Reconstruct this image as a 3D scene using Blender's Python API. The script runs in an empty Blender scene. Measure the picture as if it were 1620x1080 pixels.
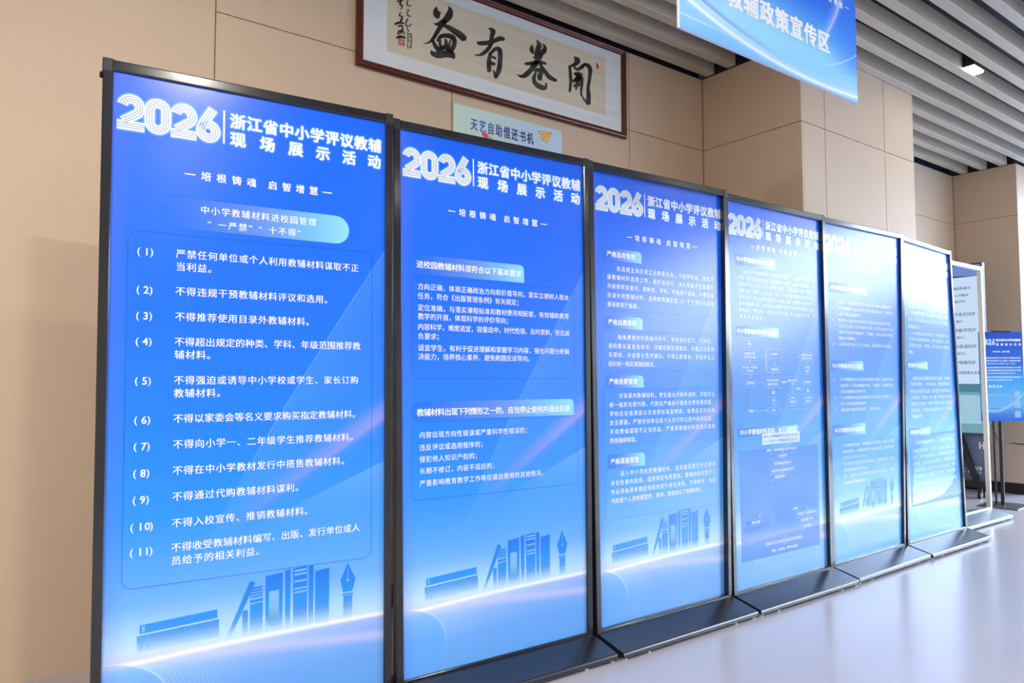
import bpy, bmesh, math, random, json
from mathutils import Vector, Matrix
random.seed(7)
sc = bpy.context.scene
C = sc.collection

# ------------------------------------------------------------------ camera, world, exposure
CAM_H = 1.1472
cd = bpy.data.cameras.new('camera'); cam = bpy.data.objects.new('camera', cd); C.objects.link(cam)
cd.sensor_fit = 'HORIZONTAL'; cd.sensor_width = 36.0; cd.lens = 1160.503 / 1620 * 36.0
cd.clip_start = 0.02; cd.clip_end = 300
m = Matrix(((0.8021226, -0.0308371, -0.5963626), (-0.5971582, -0.0434190, -0.8009475), (-0.0011945, 0.9985809, -0.0532420))).to_4x4()
m.translation = Vector((0, 0, CAM_H)); cam.matrix_world = m
sc.camera = cam
sc.view_settings.view_transform = 'Standard'; sc.view_settings.look = 'None'
sc.view_settings.gamma = 1.0; sc.view_settings.use_curve_mapping = False
sc.view_settings.exposure = 0.0
SKY = 18.5
LAMP_W = 20.0
w = bpy.data.worlds.new('sky'); sc.world = w; w.use_nodes = True
nt = w.node_tree; nt.nodes.clear()
wo = nt.nodes.new('ShaderNodeOutputWorld'); bg = nt.nodes.new('ShaderNodeBackground')
tc = nt.nodes.new('ShaderNodeTexCoord'); sx = nt.nodes.new('ShaderNodeSeparateXYZ'); cr = nt.nodes.new('ShaderNodeValToRGB')
nt.links.new(tc.outputs['Generated'], sx.inputs[0]); nt.links.new(sx.outputs['Z'], cr.inputs[0])
cr.color_ramp.elements[0].position = 0.0; cr.color_ramp.elements[0].color = (0.94, 0.97, 1.0, 1)
cr.color_ramp.elements[1].position = 0.8; cr.color_ramp.elements[1].color = (0.55, 0.74, 1.0, 1)
nt.links.new(cr.outputs[0], bg.inputs[0]); bg.inputs[1].default_value = SKY
nt.links.new(bg.outputs[0], wo.inputs[0])
sc.cycles.use_denoising = True
sc.cycles.max_bounces = 8
sc.cycles.diffuse_bounces = 4
sc.cycles.glossy_bounces = 4
sc.cycles.transparent_max_bounces = 16
sc.cycles.sample_clamp_indirect = 20.0

H = 3.357                     # underside of the slatted ceiling
XEND = 10.4; YFRONT = -6.5; XLEFT = -4.0
# daylight portal in the glazed end wall (guides sampling of the sky only)
pl = bpy.data.lights.new('window_portal', 'AREA'); pl.shape = 'RECTANGLE'; pl.size = 9.0; pl.size_y = 3.2
pl.cycles.is_portal = True
po = bpy.data.objects.new('window_portal', pl); C.objects.link(po)
po.location = (XEND - 0.1, -1.75, 1.7); po.rotation_euler = Vector((-1, 0, 0)).to_track_quat('-Z', 'Y').to_euler()

# ------------------------------------------------------------------ helpers: tagging
def tag(o, label=None, cat=None, group=None, kind=None):
    if label: o['label'] = label
    if cat: o['category'] = cat
    if group: o['group'] = group
    if kind: o['kind'] = kind
    return o
def empty(name, loc=(0, 0, 0), **k):
    o = bpy.data.objects.new(name, None); C.objects.link(o); o.location = loc
    o.empty_display_size = 0.1
    return tag(o, **k)
def world_loc(o):
    p = Vector((0, 0, 0))
    while o is not None: p = p + o.location; o = o.parent
    return p

def srgb(r, g, b):
    f = lambda c: (c / 255 / 12.92) if c / 255 <= .04045 else ((c / 255 + .055) / 1.055) ** 2.4
    return (f(r), f(g), f(b))

class MB:
    """collects verts/faces in world space (with optional print coordinates)"""
    def __init__(s): s.v = []; s.f = []; s.uv = []
    def add(s, vs, fs, uvs=None):
        n = len(s.v); s.v += [tuple(p) for p in vs]; s.f += [tuple(i + n for i in q) for q in fs]
        s.uv += uvs if uvs is not None else [(0, 0)] * len(vs)
    def box(s, x0, x1, y0, y1, z0, z1, ch=0.0, mp=None, n=1, axis=2):
        """box with chamfered edges along one axis; n segments along it; mp maps points"""
        lo = [x0, y0, z0]; hi = [x1, y1, z1]
        a, b = [k for k in range(3) if k != axis]
        c = ch
        if c > 0:
            prof = [(lo[a] + c, lo[b]), (hi[a] - c, lo[b]), (hi[a], lo[b] + c), (hi[a], hi[b] - c), (hi[a] - c, hi[b]), (lo[a] + c, hi[b]), (lo[a], hi[b] - c), (lo[a], lo[b] + c)]
        else:
            prof = [(lo[a], lo[b]), (hi[a], lo[b]), (hi[a], hi[b]), (lo[a], hi[b])]
        s.prism(prof, axis, lo[axis], hi[axis], n, mp)
    def prism(s, prof, axis, t0, t1, n=1, mp=None):
        a, b = [k for k in range(3) if k != axis]; k = len(prof); vs = []
        for i in range(n + 1):
            t = t0 + (t1 - t0) * i / n
            for p in prof:
                q = [0, 0, 0]; q[a] = p[0]; q[b] = p[1]; q[axis] = t
                vs.append(mp(*q) if mp else tuple(q))
        fs = []
        for i in range(n):
            for j in range(k):
                j2 = (j + 1) % k; fs.append((i * k + j, i * k + j2, (i + 1) * k + j2, (i + 1) * k + j))
        fs.append(tuple(range(k))[::-1]); fs.append(tuple(n * k + j for j in range(k)))
        s.add(vs, fs)
    def tube(s, pts, r, n=10, taper=None):
        pts = [Vector(p) for p in pts]; rings = []
        for i, p in enumerate(pts):
            d = (pts[min(i + 1, len(pts) - 1)] - pts[max(i - 1, 0)]).normalized()
            u = d.orthogonal().normalized() if i == 0 else (u - d * u.dot(d)).normalized()
            v = d.cross(u); rr = r if taper is None else taper[i]
            rings.append([p + u * math.cos(2 * math.pi * k / n) * rr + v * math.sin(2 * math.pi * k / n) * rr for k in range(n)])
        vs = [q for g in rings for q in g]; fs = []
        for i in range(len(rings) - 1):
            for k in range(n):
                k2 = (k + 1) % n; fs.append((i * n + k, i * n + k2, (i + 1) * n + k2, (i + 1) * n + k))
        fs.append(tuple(range(n))[::-1]); fs.append(tuple((len(rings) - 1) * n + k for k in range(n)))
        s.add(vs, fs)
    def build(s, name, mat, parent=None, smooth=False, fix=True, **k):
        me = bpy.data.meshes.new(name)
        off = world_loc(parent) if parent else Vector((0, 0, 0))
        if parent is None and 'at' in k:
            pass
        at = k.pop('at', None)
        o = bpy.data.objects.new(name, me); C.objects.link(o)
        if parent: o.parent = parent
        if at is not None:
            o.location = Vector(at) - off; off = Vector(at)
        if 'lettering' in name or name in ('chart_lines', 'text_box_outline', 'brush_strokes', 'emblem_stripes', 'title_glow', 'year_emblem', 'book_silhouettes', 'book_details', 'plane_outline', 'seal_mark') : k.setdefault('kind', 'stuff')
        me.from_pydata([tuple(Vector(p) - off) for p in s.v], [], s.f)
        uvl = me.uv_layers.new(name='print')
        for l in me.loops: uvl.data[l.index].uv = s.uv[l.vertex_index]
        if fix:
            bm = bmesh.new(); bm.from_mesh(me); bmesh.ops.recalc_face_normals(bm, faces=bm.faces); bm.to_mesh(me); bm.free()
        if smooth:
            for p in me.polygons: p.use_smooth = True
        if mat: me.materials.append(mat)
        return tag(o, **k)

# ------------------------------------------------------------------ helpers: node expressions
class X:
    nt = None
    def __init__(s, sock): s.s = sock
    @staticmethod
    def m(op, *a, clamp=False):
        n = X.nt.nodes.new('ShaderNodeMath'); n.operation = op; n.use_clamp = clamp
        for i, q in enumerate(a):
            if isinstance(q, X): X.nt.links.new(q.s, n.inputs[i])
            else: n.inputs[i].default_value = q
        return X(n.outputs[0])
    def __add__(s, o): return X.m('ADD', s, o)
    __radd__ = __add__
    def __sub__(s, o): return X.m('SUBTRACT', s, o)
    def __rsub__(s, o): return X.m('SUBTRACT', o, s)
    def __mul__(s, o): return X.m('MULTIPLY', s, o)
    __rmul__ = __mul__
    def __truediv__(s, o): return X.m('DIVIDE', s, o)
    def __neg__(s): return s * -1.0
def clamp01(a): return X.m('ADD', a, 0.0, clamp=True)
def expn(a): return X.m('EXPONENT', a)
def gauss(d, w): return expn(-((d / w) * (d / w)))
def smooth(a, b, x):
    n = X.nt.nodes.new('ShaderNodeMapRange'); n.interpolation_type = 'SMOOTHSTEP'
    X.nt.links.new(x.s, n.inputs[0]); n.inputs[1].default_value = a; n.inputs[2].default_value = b
    n.inputs[3].default_value = 0; n.inputs[4].default_value = 1
    return X(n.outputs[0])
def smoothr(a, b, x): return 1.0 - smooth(b, a, x) if a > b else smooth(a, b, x)
def mixc(f, c0, c1):
    n = X.nt.nodes.new('ShaderNodeMix'); n.data_type = 'RGBA'
    if isinstance(f, X): X.nt.links.new(f.s, n.inputs[0])
    else: n.inputs[0].default_value = f
    for i, c in ((6, c0), (7, c1)):
        if isinstance(c, tuple): n.inputs[i].default_value = (*c, 1)
        else: X.nt.links.new(c.s, n.inputs[i])
    return X(n.outputs[2])
def ramp(f, stops):
    n = X.nt.nodes.new('ShaderNodeValToRGB'); e = n.color_ramp.elements
    while len(e) < len(stops): e.new(0.5)
    for k, (p, c) in enumerate(stops): e[k].position = p; e[k].color = (*c, 1)
    X.nt.links.new(f.s, n.inputs[0]); return X(n.outputs[0])
def uvs():
    n = X.nt.nodes.new('ShaderNodeUVMap'); n.uv_map = 'print'
    s = X.nt.nodes.new('ShaderNodeSeparateXYZ'); X.nt.links.new(n.outputs[0], s.inputs[0])
    return X(s.outputs[0]), X(s.outputs[1])
def newmat(name, color=(.5, .5, .5), rough=.5, metal=0., spec=None, ior=None, bump=None):
    mt = bpy.data.materials.new(name); mt.use_nodes = True; nt = mt.node_tree; X.nt = nt
    b = nt.nodes['Principled BSDF']; b.inputs['Base Color'].default_value = (*color, 1)
    b.inputs['Roughness'].default_value = rough; b.inputs['Metallic'].default_value = metal
    if spec is not None: b.inputs['Specular IOR Level'].default_value = spec
    if ior is not None: b.inputs['IOR'].default_value = ior
    mt['b'] = 1
    return mt, nt, b
def noise(scale, detail=3, vec=None, stretch=None, rough=.55):
    nt = X.nt
    n = nt.nodes.new('ShaderNodeTexNoise'); n.inputs['Scale'].default_value = scale; n.inputs['Detail'].default_value = detail; n.inputs['Roughness'].default_value = rough
    t = nt.nodes.new('ShaderNodeNewGeometry'); mp = nt.nodes.new('ShaderNodeMapping')
    mp.inputs['Scale'].default_value = stretch or (1, 1, 1)
    nt.links.new(t.outputs['Position'], mp.inputs[0]); nt.links.new(mp.outputs[0], n.inputs[0])
    return X(n.outputs[0])
def bump(b, h, strength=.2, dist=.002):
    n = X.nt.nodes.new('ShaderNodeBump'); n.inputs['Strength'].default_value = strength; n.inputs['Distance'].default_value = dist
    X.nt.links.new(h.s, n.inputs['Height']); X.nt.links.new(n.outputs[0], b.inputs['Normal'])

PR = 0.22   # roughness of the laminated prints
def print_mat(name, color=None, colf=None, alphaf=None, rough=PR, emit=0.):
    mt, nt, b = newmat(name, color or (.8, .8, .8), rough)
    if colf: nt.links.new(colf().s, b.inputs['Base Color'])
    if alphaf is not None:
        a = alphaf() if callable(alphaf) else alphaf
        if isinstance(a, X): nt.links.new(a.s, b.inputs['Alpha'])
        else: b.inputs['Alpha'].default_value = a
    return mt

# ------------------------------------------------------------------ materials
def wall_mat(name, base, var):
    mt, nt, b = newmat(name, base, .55)
    n1 = noise(1.0, 3, stretch=(220, 220, 6)); n2 = noise(1.0, 3, stretch=(1.3, 1.3, .9)); n3 = noise(1.0, 2, stretch=(8, 8, 160))
    f = clamp01(n1 * .55 + n3 * .2 + n2 * .5 - .15)
    nt.links.new(mixc(f, base, var).s, b.inputs['Base Color']); bump(b, n1, .12, .0008)
    return mt
M_WALL = wall_mat('fibre_panel', (.60, .455, .325), (.68, .535, .40))
M_GROOVE = newmat('panel_joint', (.40, .26, .10), .6)[0]
M_BASEB = newmat('black_baseboard', (.012, .013, .017), .35)[0]
M_VOID = newmat('ceiling_void', (.010, .018, .034), .6)[0]
M_SLAT, nt, b = newmat('slat_laminate', (.57, .50, .40), .38)
n1 = noise(1.0, 4, stretch=(2.2, 60, 60)); nt.links.new(mixc(clamp01(n1 * 1.3 - .2), (.50, .435, .345), (.64, .57, .465)).s, b.inputs['Base Color'])
M_FLOOR, nt, b = newmat('polished_stone_floor', (.6, .6, .65), .22)
n1 = noise(2.2, 5); n2 = noise(90, 2)
nt.links.new(mixc(clamp01(n1 * .8 + .1), (.43, .41, .455), (.47, .45, .49)).s, b.inputs['Base Color'])
nt.links.new(clamp01(n1 * .06 + .19).s, b.inputs['Roughness'])
M_PLASTER = newmat('plaster', (.62, .57, .50), .7)[0]
M_FRAME, nt, b = newmat('black_anodised_frame', (.009, .011, .017), .16, ior=1.68)
n1 = noise(3.0, 3, stretch=(1, 1, .3)); nt.links.new(clamp01(n1 * .06 + .12).s, b.inputs['Roughness'])
M_SILVER = newmat('silver_frame', (.66, .68, .71), .3, .85)[0]
M_STEEL = newmat('grey_blue_base', (.20, .25, .28), .35, .6)[0]
M_CAP = newmat('black_plastic_corner', (.008, .008, .010), .45)[0]
M_BASE, nt, b = newmat('dark_powder_coated_base', (.010, .013, .022), .26, ior=1.68)
n1 = noise(60.0, 2); bump(b, n1, .08, .0005)
M_SCUFF = newmat('pale_scuff', (.30, .28, .42), .6)[0]
M_CLEAR = newmat('rubber_foot', (.55, .55, .58), .2)[0]
M_GLASS = bpy.data.materials.new('clear_glass'); M_GLASS.use_nodes = True; nt = M_GLASS.node_tree; nt.nodes.clear()
o_ = nt.nodes.new('ShaderNodeOutputMaterial'); mx = nt.nodes.new('ShaderNodeMixShader'); tr = nt.nodes.new('ShaderNodeBsdfTransparent'); gl = nt.nodes.new('ShaderNodeBsdfGlossy'); fr = nt.nodes.new('ShaderNodeFresnel')
gl.inputs['Roughness'].default_value = .03; tr.inputs[0].default_value = (.90, .95, 1, 1); 
ge = nt.nodes.new('ShaderNodeNewGeometry'); ma = nt.nodes.new('ShaderNodeMath'); ma.operation = 'MULTIPLY_ADD'; ma.inputs[1].default_value = 1 / 1.45 - 1.45; ma.inputs[2].default_value = 1.45
nt.links.new(ge.outputs['Backfacing'], ma.inputs[0]); nt.links.new(ma.outputs[0], fr.inputs[0])
nt.links.new(fr.outputs[0], mx.inputs[0]); nt.links.new(tr.outputs[0], mx.inputs[1]); nt.links.new(gl.outputs[0], mx.inputs[2]); nt.links.new(mx.outputs[0], o_.inputs[0])
M_GLASS2 = M_GLASS.copy(); M_GLASS2.name = 'picture_glass'
for n_ in M_GLASS2.node_tree.nodes:
    if n_.type == 'BSDF_TRANSPARENT': n_.inputs[0].default_value = (.99, .997, 1, 1)
M_WHITE = print_mat('white_print', (.86, .90, .95))
M_WHITE2 = print_mat('pale_print', (.62, .76, .93))
M_HALO1 = print_mat('halo_inner', srgb(112, 178, 255))
M_HALO2 = print_mat('halo_outer', srgb(48, 126, 248))
M_THIN = print_mat('grey_blue_line', srgb(92, 130, 184))
M_DARKT = print_mat('dark_blue_print', srgb(60, 80, 170))
M_LINE = print_mat('panel_outline', srgb(24, 86, 210), alphaf=.26)
M_LLINE = print_mat('chart_line', srgb(190, 220, 255), alphaf=.6)
M_VEIL = print_mat('chart_veil', srgb(92, 154, 244), alphaf=.5)

def art_color():
    u, v = uvs()
    base = ramp(v / 2.0, [(0.0, srgb(104, 170, 244)), (.055, srgb(100, 165, 242)), (.10, srgb(118, 172, 244)), (.124, srgb(170, 208, 248)),
                          (.14, srgb(150, 205, 248)), (.20, srgb(86, 165, 244)), (.32, srgb(34, 142, 244)), (.46, srgb(22, 124, 244)), (.62, srgb(16, 110, 244)), (.80, srgb(14, 104, 244)), (1.0, srgb(16, 98, 240))])
    # lighter sweep to the side of a thin arc
    cu = .05 + (v - .92) * .60 + (v - .92) * (v - .92) * .05
    d = u - cu
    side = smooth(0.0, .012, d) * smooth(.30, .75, v) * clamp01(expn(-(d / .22))) * .30
    c = mixc(side, base, srgb(90, 165, 250))
    c = mixc(gauss(d, .004) * smooth(.6, .9, v) * .25, c, srgb(150, 200, 255))
    c = mixc(smooth(.15, .5, u) * smooth(1.5, .8, v) * smooth(.2, .5, v) * .35 if False else clamp01((u + .05) * .9) * clamp01((1.35 - v) * 1.2) * .45, c, srgb(88, 168, 246))
    # pink ray
    d2 = v - (.682 + .643 * u)
    c = mixc(gauss(d2, .035) * clamp01((u + .12) * 1.7) * .55, c, srgb(165, 160, 240))
    c = mixc(gauss(d2 + .02, .012) * clamp01((u + .12) * 1.7) * .25, c, srgb(205, 170, 225))
    d3 = v - (.604 + .41 * u)
    c = mixc(smooth(0.004, -.004, d3) if False else (1.0 - smooth(-.004, .006, d3)) * clamp01(expn(d3 / .12)) * clamp01(u * 2.2 + .1) * .35, c, srgb(140, 195, 250))
    # glowing horizon swoosh
    vc = .246 + u * .026 - u * u * .03
    d4 = v - vc
    up = expn(-(d4 / .075)) * smooth(-.002, .004, d4)
    c = mixc(clamp01(up) * (.80 - .35 * u), c, srgb(214, 238, 252))
    dn = expn(d4 / .05) * (1.0 - smooth(-.004, .002, d4))
    c = mixc(clamp01(dn) * clamp01(.55 - u * .7), c, srgb(200, 228, 252))
    # periwinkle wedge and its pale lower ray
    wedge = (1.0 - smooth(-.004, .003, d4)) * clamp01(expn(d4 / .09)) * clamp01(u * 1.6 + .35)
    c = mixc(wedge * .60, c, srgb(138, 160, 240))
    d5 = v - (.249 - .082 * (u + .42))
    c = mixc(gauss(d5, .018) * .62, c, srgb(205, 205, 248))
    c = mixc(gauss(d4, .0075) * .95, c, srgb(246, 244, 250))
    # rounded blue cell with rippled edge lines
    ex = (u + .43) / .175; ey = (v - .115) / .125
    r = X.m('SQRT', ex * ex + ey * ey)
    inside = (1.0 - smooth(.97, 1.01, r)) * smooth(-.02, .10, v)
    c = mixc(inside * .55, c, srgb(92, 172, 244))
    rip = X.m('SINE', r * 84.0)
    band = smooth(1.0, 1.08, r) * (1.0 - smooth(1.5, 2.3, r)) * smooth(.04, .16, v) * (1.0 - smooth(.20, .235, v))
    c = mixc(clamp01(rip) * band * .16, c, srgb(190, 222, 252))
    c = mixc(gauss(r - 1.0, .02) * smooth(.05, .2, v) * .4, c, srgb(215, 240, 255))
    # cooler violet edge
    c = mixc((1.0 - smooth(-.434, -.36, u)) * .30, c, srgb(96, 120, 250))
    n = noise(3.0, 2)
    return mixc(clamp01(n - .45) * .15, c, srgb(70, 140, 245))
M_ART = print_mat('blue_poster_art', colf=art_color)
def fadeblue():
    u, v = uvs(); return ramp(v / 2.0, [(.125, srgb(100, 185, 245)), (.17, srgb(40, 150, 244)), (.215, srgb(24, 122, 238))])
def fadealpha():
    u, v = uvs(); return smooth(.245, .345, v) * .92
M_BOOK = print_mat('fading_book_print', colf=fadeblue, alphaf=fadealpha)
def fadealpha2():
    u, v = uvs(); return smooth(.245, .345, v) * .75
M_BOOKL = print_mat('pale_book_gap', srgb(140, 205, 250), alphaf=fadealpha2)
# tab gradients: second coordinate set packs 0..1 across in u
def tabcol():
    u, v = uvs(); return ramp(u, [(0.0, srgb(40, 132, 246)), (.5, srgb(112, 156, 240)), (.8, srgb(118, 188, 246)), (1.0, srgb(140, 212, 252))])
def tabalpha():
    u, v = uvs(); return clamp01(u * .7 + .40)
M_TAB = print_mat('tab_gradient', colf=tabcol, alphaf=tabalpha)

# ------------------------------------------------------------------ glyphs
tcur = bpy.data.curves.new('glyph', 'FONT'); tobj = bpy.data.objects.new('glyph', tcur); C.objects.link(tobj)
tcur.resolution_u = 2
GC = {}
def glyph(ch, off):
    k = (ch, off)
    if k not in GC:
        tcur.body = ch; tcur.offset = off
        ev = tobj.evaluated_get(bpy.context.evaluated_depsgraph_get()); me = ev.to_mesh()
        GC[k] = ([(v.co.x, v.co.y) for v in me.vertices], [tuple(p.vertices) for p in me.polygons])
        ev.to_mesh_clear()
    return GC[k]
NARROW = set('0123456789')
def SHIFT(o):
    if o <= 0: return [(0, 0)]
    if o <= .013: return [(-o, 0), (o, 0)]
    if o <= .05: return [(-o, -o * .7), (o, -o * .7), (-o, o * .7), (o, o * .7)]
    return [(o * math.cos(a * math.pi / 4), o * math.sin(a * math.pi / 4)) for a in range(8)]
def put(mb, mp, s, u, vc, size, pitch=None, right=None, off=0.0, lift=.0008, sxx=1.0, skip=' '):
    """letters one by one from u to the side, centred on height vc"""
    n = len(s)
    adv = [(.58 if c in NARROW else (.5 if c == ' ' else 1.0)) for c in s]
    pt = pitch or size
    if right is not None: pt = (right - u) / (sum(adv))
    x = u
    for c, a in zip(s, adv):
        if c != ' ':
            vs, fs = glyph(c, 0.0)
            if vs:
                w0 = (1.0 if c not in NARROW else .58)
                cx = x + pt * a / 2 - size * sxx * w0 / 2
                for k_, (ox, oy) in enumerate(SHIFT(off)):
                    P = [(cx + (p[0] + ox) * size * sxx, vc + (p[1] - .38 + oy) * size) for p in vs]
                    mb.add([mp(a_, b_, -lift - k_ * 2e-6) for a_, b_ in P], fs, P)
        x += pt * a
    return x
def poly(mb, mp, pts, lift, uv=None):
    mb.add([mp(a, b, -lift) for a, b in pts], [tuple(range(len(pts)))], uv or list(pts))
def quad(mb, mp, u0, v0, u1, v1, lift, uv=None): poly(mb, mp, [(u0, v0), (u1, v0), (u1, v1), (u0, v1)], lift, uv)
def line(mb, mp, a, b, wd, lift):
    dx, dy = b[0] - a[0], b[1] - a[1]; L = math.hypot(dx, dy) or 1; nx, ny = -dy / L * wd / 2, dx / L * wd / 2
    poly(mb, mp, [(a[0] + nx, a[1] + ny), (b[0] + nx, b[1] + ny), (b[0] - nx, b[1] - ny), (a[0] - nx, a[1] - ny)], lift)
def ribbon(mb, mp, pts, wd, lift):
    L = []; R = []
    for i, p in enumerate(pts):
        a = pts[max(i - 1, 0)]; b = pts[min(i + 1, len(pts) - 1)]
        dx, dy = b[0] - a[0], b[1] - a[1]; l = math.hypot(dx, dy) or 1
        nx, ny = -dy / l * wd / 2, dx / l * wd / 2
        L.append((p[0] + nx, p[1] + ny)); R.append((p[0] - nx, p[1] - ny))
    P = L + R; n = len(pts)
    mb.add([mp(a, b, -lift) for a, b in P], [(i, i + 1, n + i + 1, n + i) for i in range(n - 1)], P)
def rrect(u0, v0, u1, v1, r, k=6, corners=(1, 1, 1, 1)):
    out = []
    for q, (cx, cy, a0) in enumerate(((u1 - r, v1 - r, 0), (u0 + r, v1 - r, 90), (u0 + r, v0 + r, 180), (u1 - r, v0 + r, 270))):
        if corners[q]:
            for i in range(k + 1):
                a = math.radians(a0 + 90 * i / k); out.append((cx + r * math.cos(a), cy + r * math.sin(a)))
        else:
            out.append(((u1, v1), (u0, v1), (u0, v0), (u1, v0))[q])
    return out
def outline(mb, mp, u0, v0, u1, v1, r, wd, lift):
    p = rrect(u0, v0, u1, v1, r) if r > 0 else [(u0, v0), (u1, v0), (u1, v1), (u0, v1)]
    if r > 0: ribbon(mb, mp, p + [p[0], p[1]], wd, lift)
    else:
        for a, b in zip(p, p[1:] + p[:1]): line(mb, mp, a, b, wd, lift)
def arc(cx, cy, rx, ry, a0, a1, n=14):
    return [(cx + rx * math.cos(math.radians(a0 + (a1 - a0) * i / n)), cy + ry * math.sin(math.radians(a0 + (a1 - a0) * i / n))) for i in range(n + 1)]
def digit_paths(d, x, w_, y0, h_, t):
    """centre lines of a digit drawn with a stroke t wide"""
    r = (w_ - t) / 2; cx = x + w_ / 2; yt = y0 + h_ - t / 2; yb = y0 + t / 2
    if d == '2':
        R = r; cy = yt - R * 1.05
        p = arc(cx, cy, R, R * 1.05, 168, -38, 20)
        p += [(x + t * .62, yb + t * .42)]
        return [p, [(x, yb), (x + w_, yb)]]
    if d == '0':
        return [arc(cx, yt - r, r, r, 180, 0, 14) + arc(cx, yb + r, r, r, 0, -180, 14) + [(x + t / 2, yt - r)]]
    if d == '6':
        cyb = yb + r
        p = [(x + w_ * .72, yt + t / 2)] + [(x + t / 2 + .004, cyb + r * 1.15)] + arc(cx, cyb, r, r, 168, 400, 22) + arc(cx, cyb, r, r, 40, 150, 8)
        p = [(x + w_ * .70, yt + t / 2), (x + t / 2 + .006, cyb + r * .95)] + arc(cx, cyb, r, r, 165, 520, 34)
        return [p]
def header(parent_for, mp, sc_=1.0, ou=0., ov=0., halo=True, lift=.0008, tv=1.717):
    """2026 emblem, rule, two title lines and tagline; coordinates of the big posters"""
    q = lambda a, b, d=0.: mp(a * sc_ + ou, b * sc_ + ov, d)
    hm2, hm1, wm, tm, title, tl = MB(), MB(), MB(), MB(), MB(), MB()
    t = .0270
    for d, x, w_, y0 in (('2', -.422, .076, 1.828), ('0', -.347, .074, 1.828), ('2', -.274, .076, 1.828), ('6', -.200, .072, 1.828)):
        for p in digit_paths(d, x, w_, y0, .110, t):
            if halo:
                ribbon(hm2, q, p, t + .013, lift - .0005); ribbon(hm1, q, p, t + .0065, lift - .0003)
            ribbon(wm, q, p, t, lift)
            for o_ in (-t / 4, 0, t / 4):
                L = []
                for i, c in enumerate(p):
                    a = p[max(i - 1, 0)]; b = p[min(i + 1, len(p) - 1)]; dx, dy = b[0] - a[0], b[1] - a[1]; l = math.hypot(dx, dy) or 1
                    L.append((c[0] - dy / l * o_, c[1] + dx / l * o_))
                ribbon(tm, q, L, .0020, lift + .0003)
    if halo:
        line(hm2, q, (-.117, 1.829), (-.117, 1.943), .010, lift - .0005)
    line(title, q, (-.117, 1.832), (-.117, 1.940), .005, lift)
    L1, L2 = '浙江省中小学评议教辅', '现场展示活动'
    for i, c in enumerate(L1):
        u = -.100 + i * .0521
        put(title, q, c, u, 1.911, .050, pitch=.052, off=.030, lift=lift, sxx=.99)
        if halo: put(hm1, q, c, u, 1.911, .050, pitch=.052, off=.07, lift=lift - .0003); put(hm2, q, c, u, 1.911, .050, pitch=.052, off=.12, lift=lift - .0005)
    for i, c in enumerate(L2):
        u = -.100 + i * .0932
        put(title, q, c, u, 1.852, .050, pitch=.054, off=.030, lift=lift)
        if halo: put(hm1, q, c, u, 1.852, .050, pitch=.054, off=.07, lift=lift - .0003); put(hm2, q, c, u, 1.852, .050, pitch=.054, off=.12, lift=lift - .0005)
    for c, u in zip('培根铸魂启智增慧', (-.185, -.139, -.092, -.046, .022, .068, .113, .159)):
        put(tl, q, c, u, tv, .031, pitch=.033, off=.018, lift=lift)
    line(tl, q, (-.232, tv), (-.200, tv), .0035, lift); line(tl, q, (.205, tv), (.239, tv), .0035, lift)
    if halo:
        hm2.build('title_glow', M_HALO2, parent_for, fix=False, label='faint blue glow around the title'); hm1.build('title_glow', M_HALO1, parent_for, fix=False)
    wm.build('year_emblem', M_WHITE, parent_for, fix=False); tm.build('emblem_stripes', M_THIN, parent_for, fix=False)
    title.build('title_lettering', M_WHITE, parent_for, fix=False); tl.build('tagline_lettering', M_WHITE, parent_for, fix=False)

def books(parent, mp, lift=.0006):
    b, g = MB(), MB()
    P = lambda pts: poly(b, mp, pts, lift)
    G = lambda pts: poly(g, mp, pts, lift + .0003)
    P([(-.336, .316), (-.336, .342), (-.118, .354), (-.118, .328)]); G([(-.330, .320), (-.330, .339), (-.322, .340), (-.322, .321)])
    P([(-.343, .262), (-.343, .311), (-.113, .323), (-.113, .270)])
    G([(-.336, .266), (-.336, .306), (-.326, .307), (-.326, .267)]); G([(-.318, .267), (-.318, .307), (-.310, .308), (-.310, .268)])
    P([(-.094, .255), (-.020, .428), (-.004, .420), (-.080, .255)])
    P([(-.043, .25), (-.043, .336), (-.026, .338), (-.026, .25)])
    for k in range(4): P([(-.020, .372 + k * .009), (-.020, .378 + k * .009), (.019, .380 + k * .009), (.019, .374 + k * .009)])
    P([(-.020, .25), (-.020, .352), (.020, .356), (.020, .25)]); P([(-.020, .356), (-.020, .366), (.020, .369), (.020, .359)])
    P([(.028, .25), (.028, .436), (.083, .441), (.083, .25)]); G([(.039, .275), (.039, .385), (.071, .387), (.071, .275)])
    P([(.091, .25), (.091, .446), (.108, .448), (.108, .25)])
    P([(.117, .25), (.117, .448), (.163, .452), (.163, .25)])
    for k, z in enumerate((.436, .424, .402, .378, .366)): G([(.121, z), (.121, z + .006), (.161, z + .008), (.161, z + .002)])
    P([(.168, .25), (.168, .450), (.184, .451), (.184, .25)])
    P([(.190, .25), (.190, .430), (.238, .436), (.238, .25)])
    P([(.303, .444), (.311, .425), (.331, .387), (.319, .346), (.287, .346), (.277, .387), (.295, .425)])
    G([(.3022, .43), (.3038, .43), (.3038, .385), (.3022, .385)]); G(arc(.303, .384, .005, .005, 0, 330, 8))
    P([(.284, .335), (.284, .341), (.322, .341), (.322, .335)]); P([(.288, .25), (.288, .333), (.319, .333), (.319, .25)])
    b.build('book_silhouettes', M_BOOK, parent, fix=False); g.build('book_details', M_BOOKL, parent, fix=False)

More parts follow.
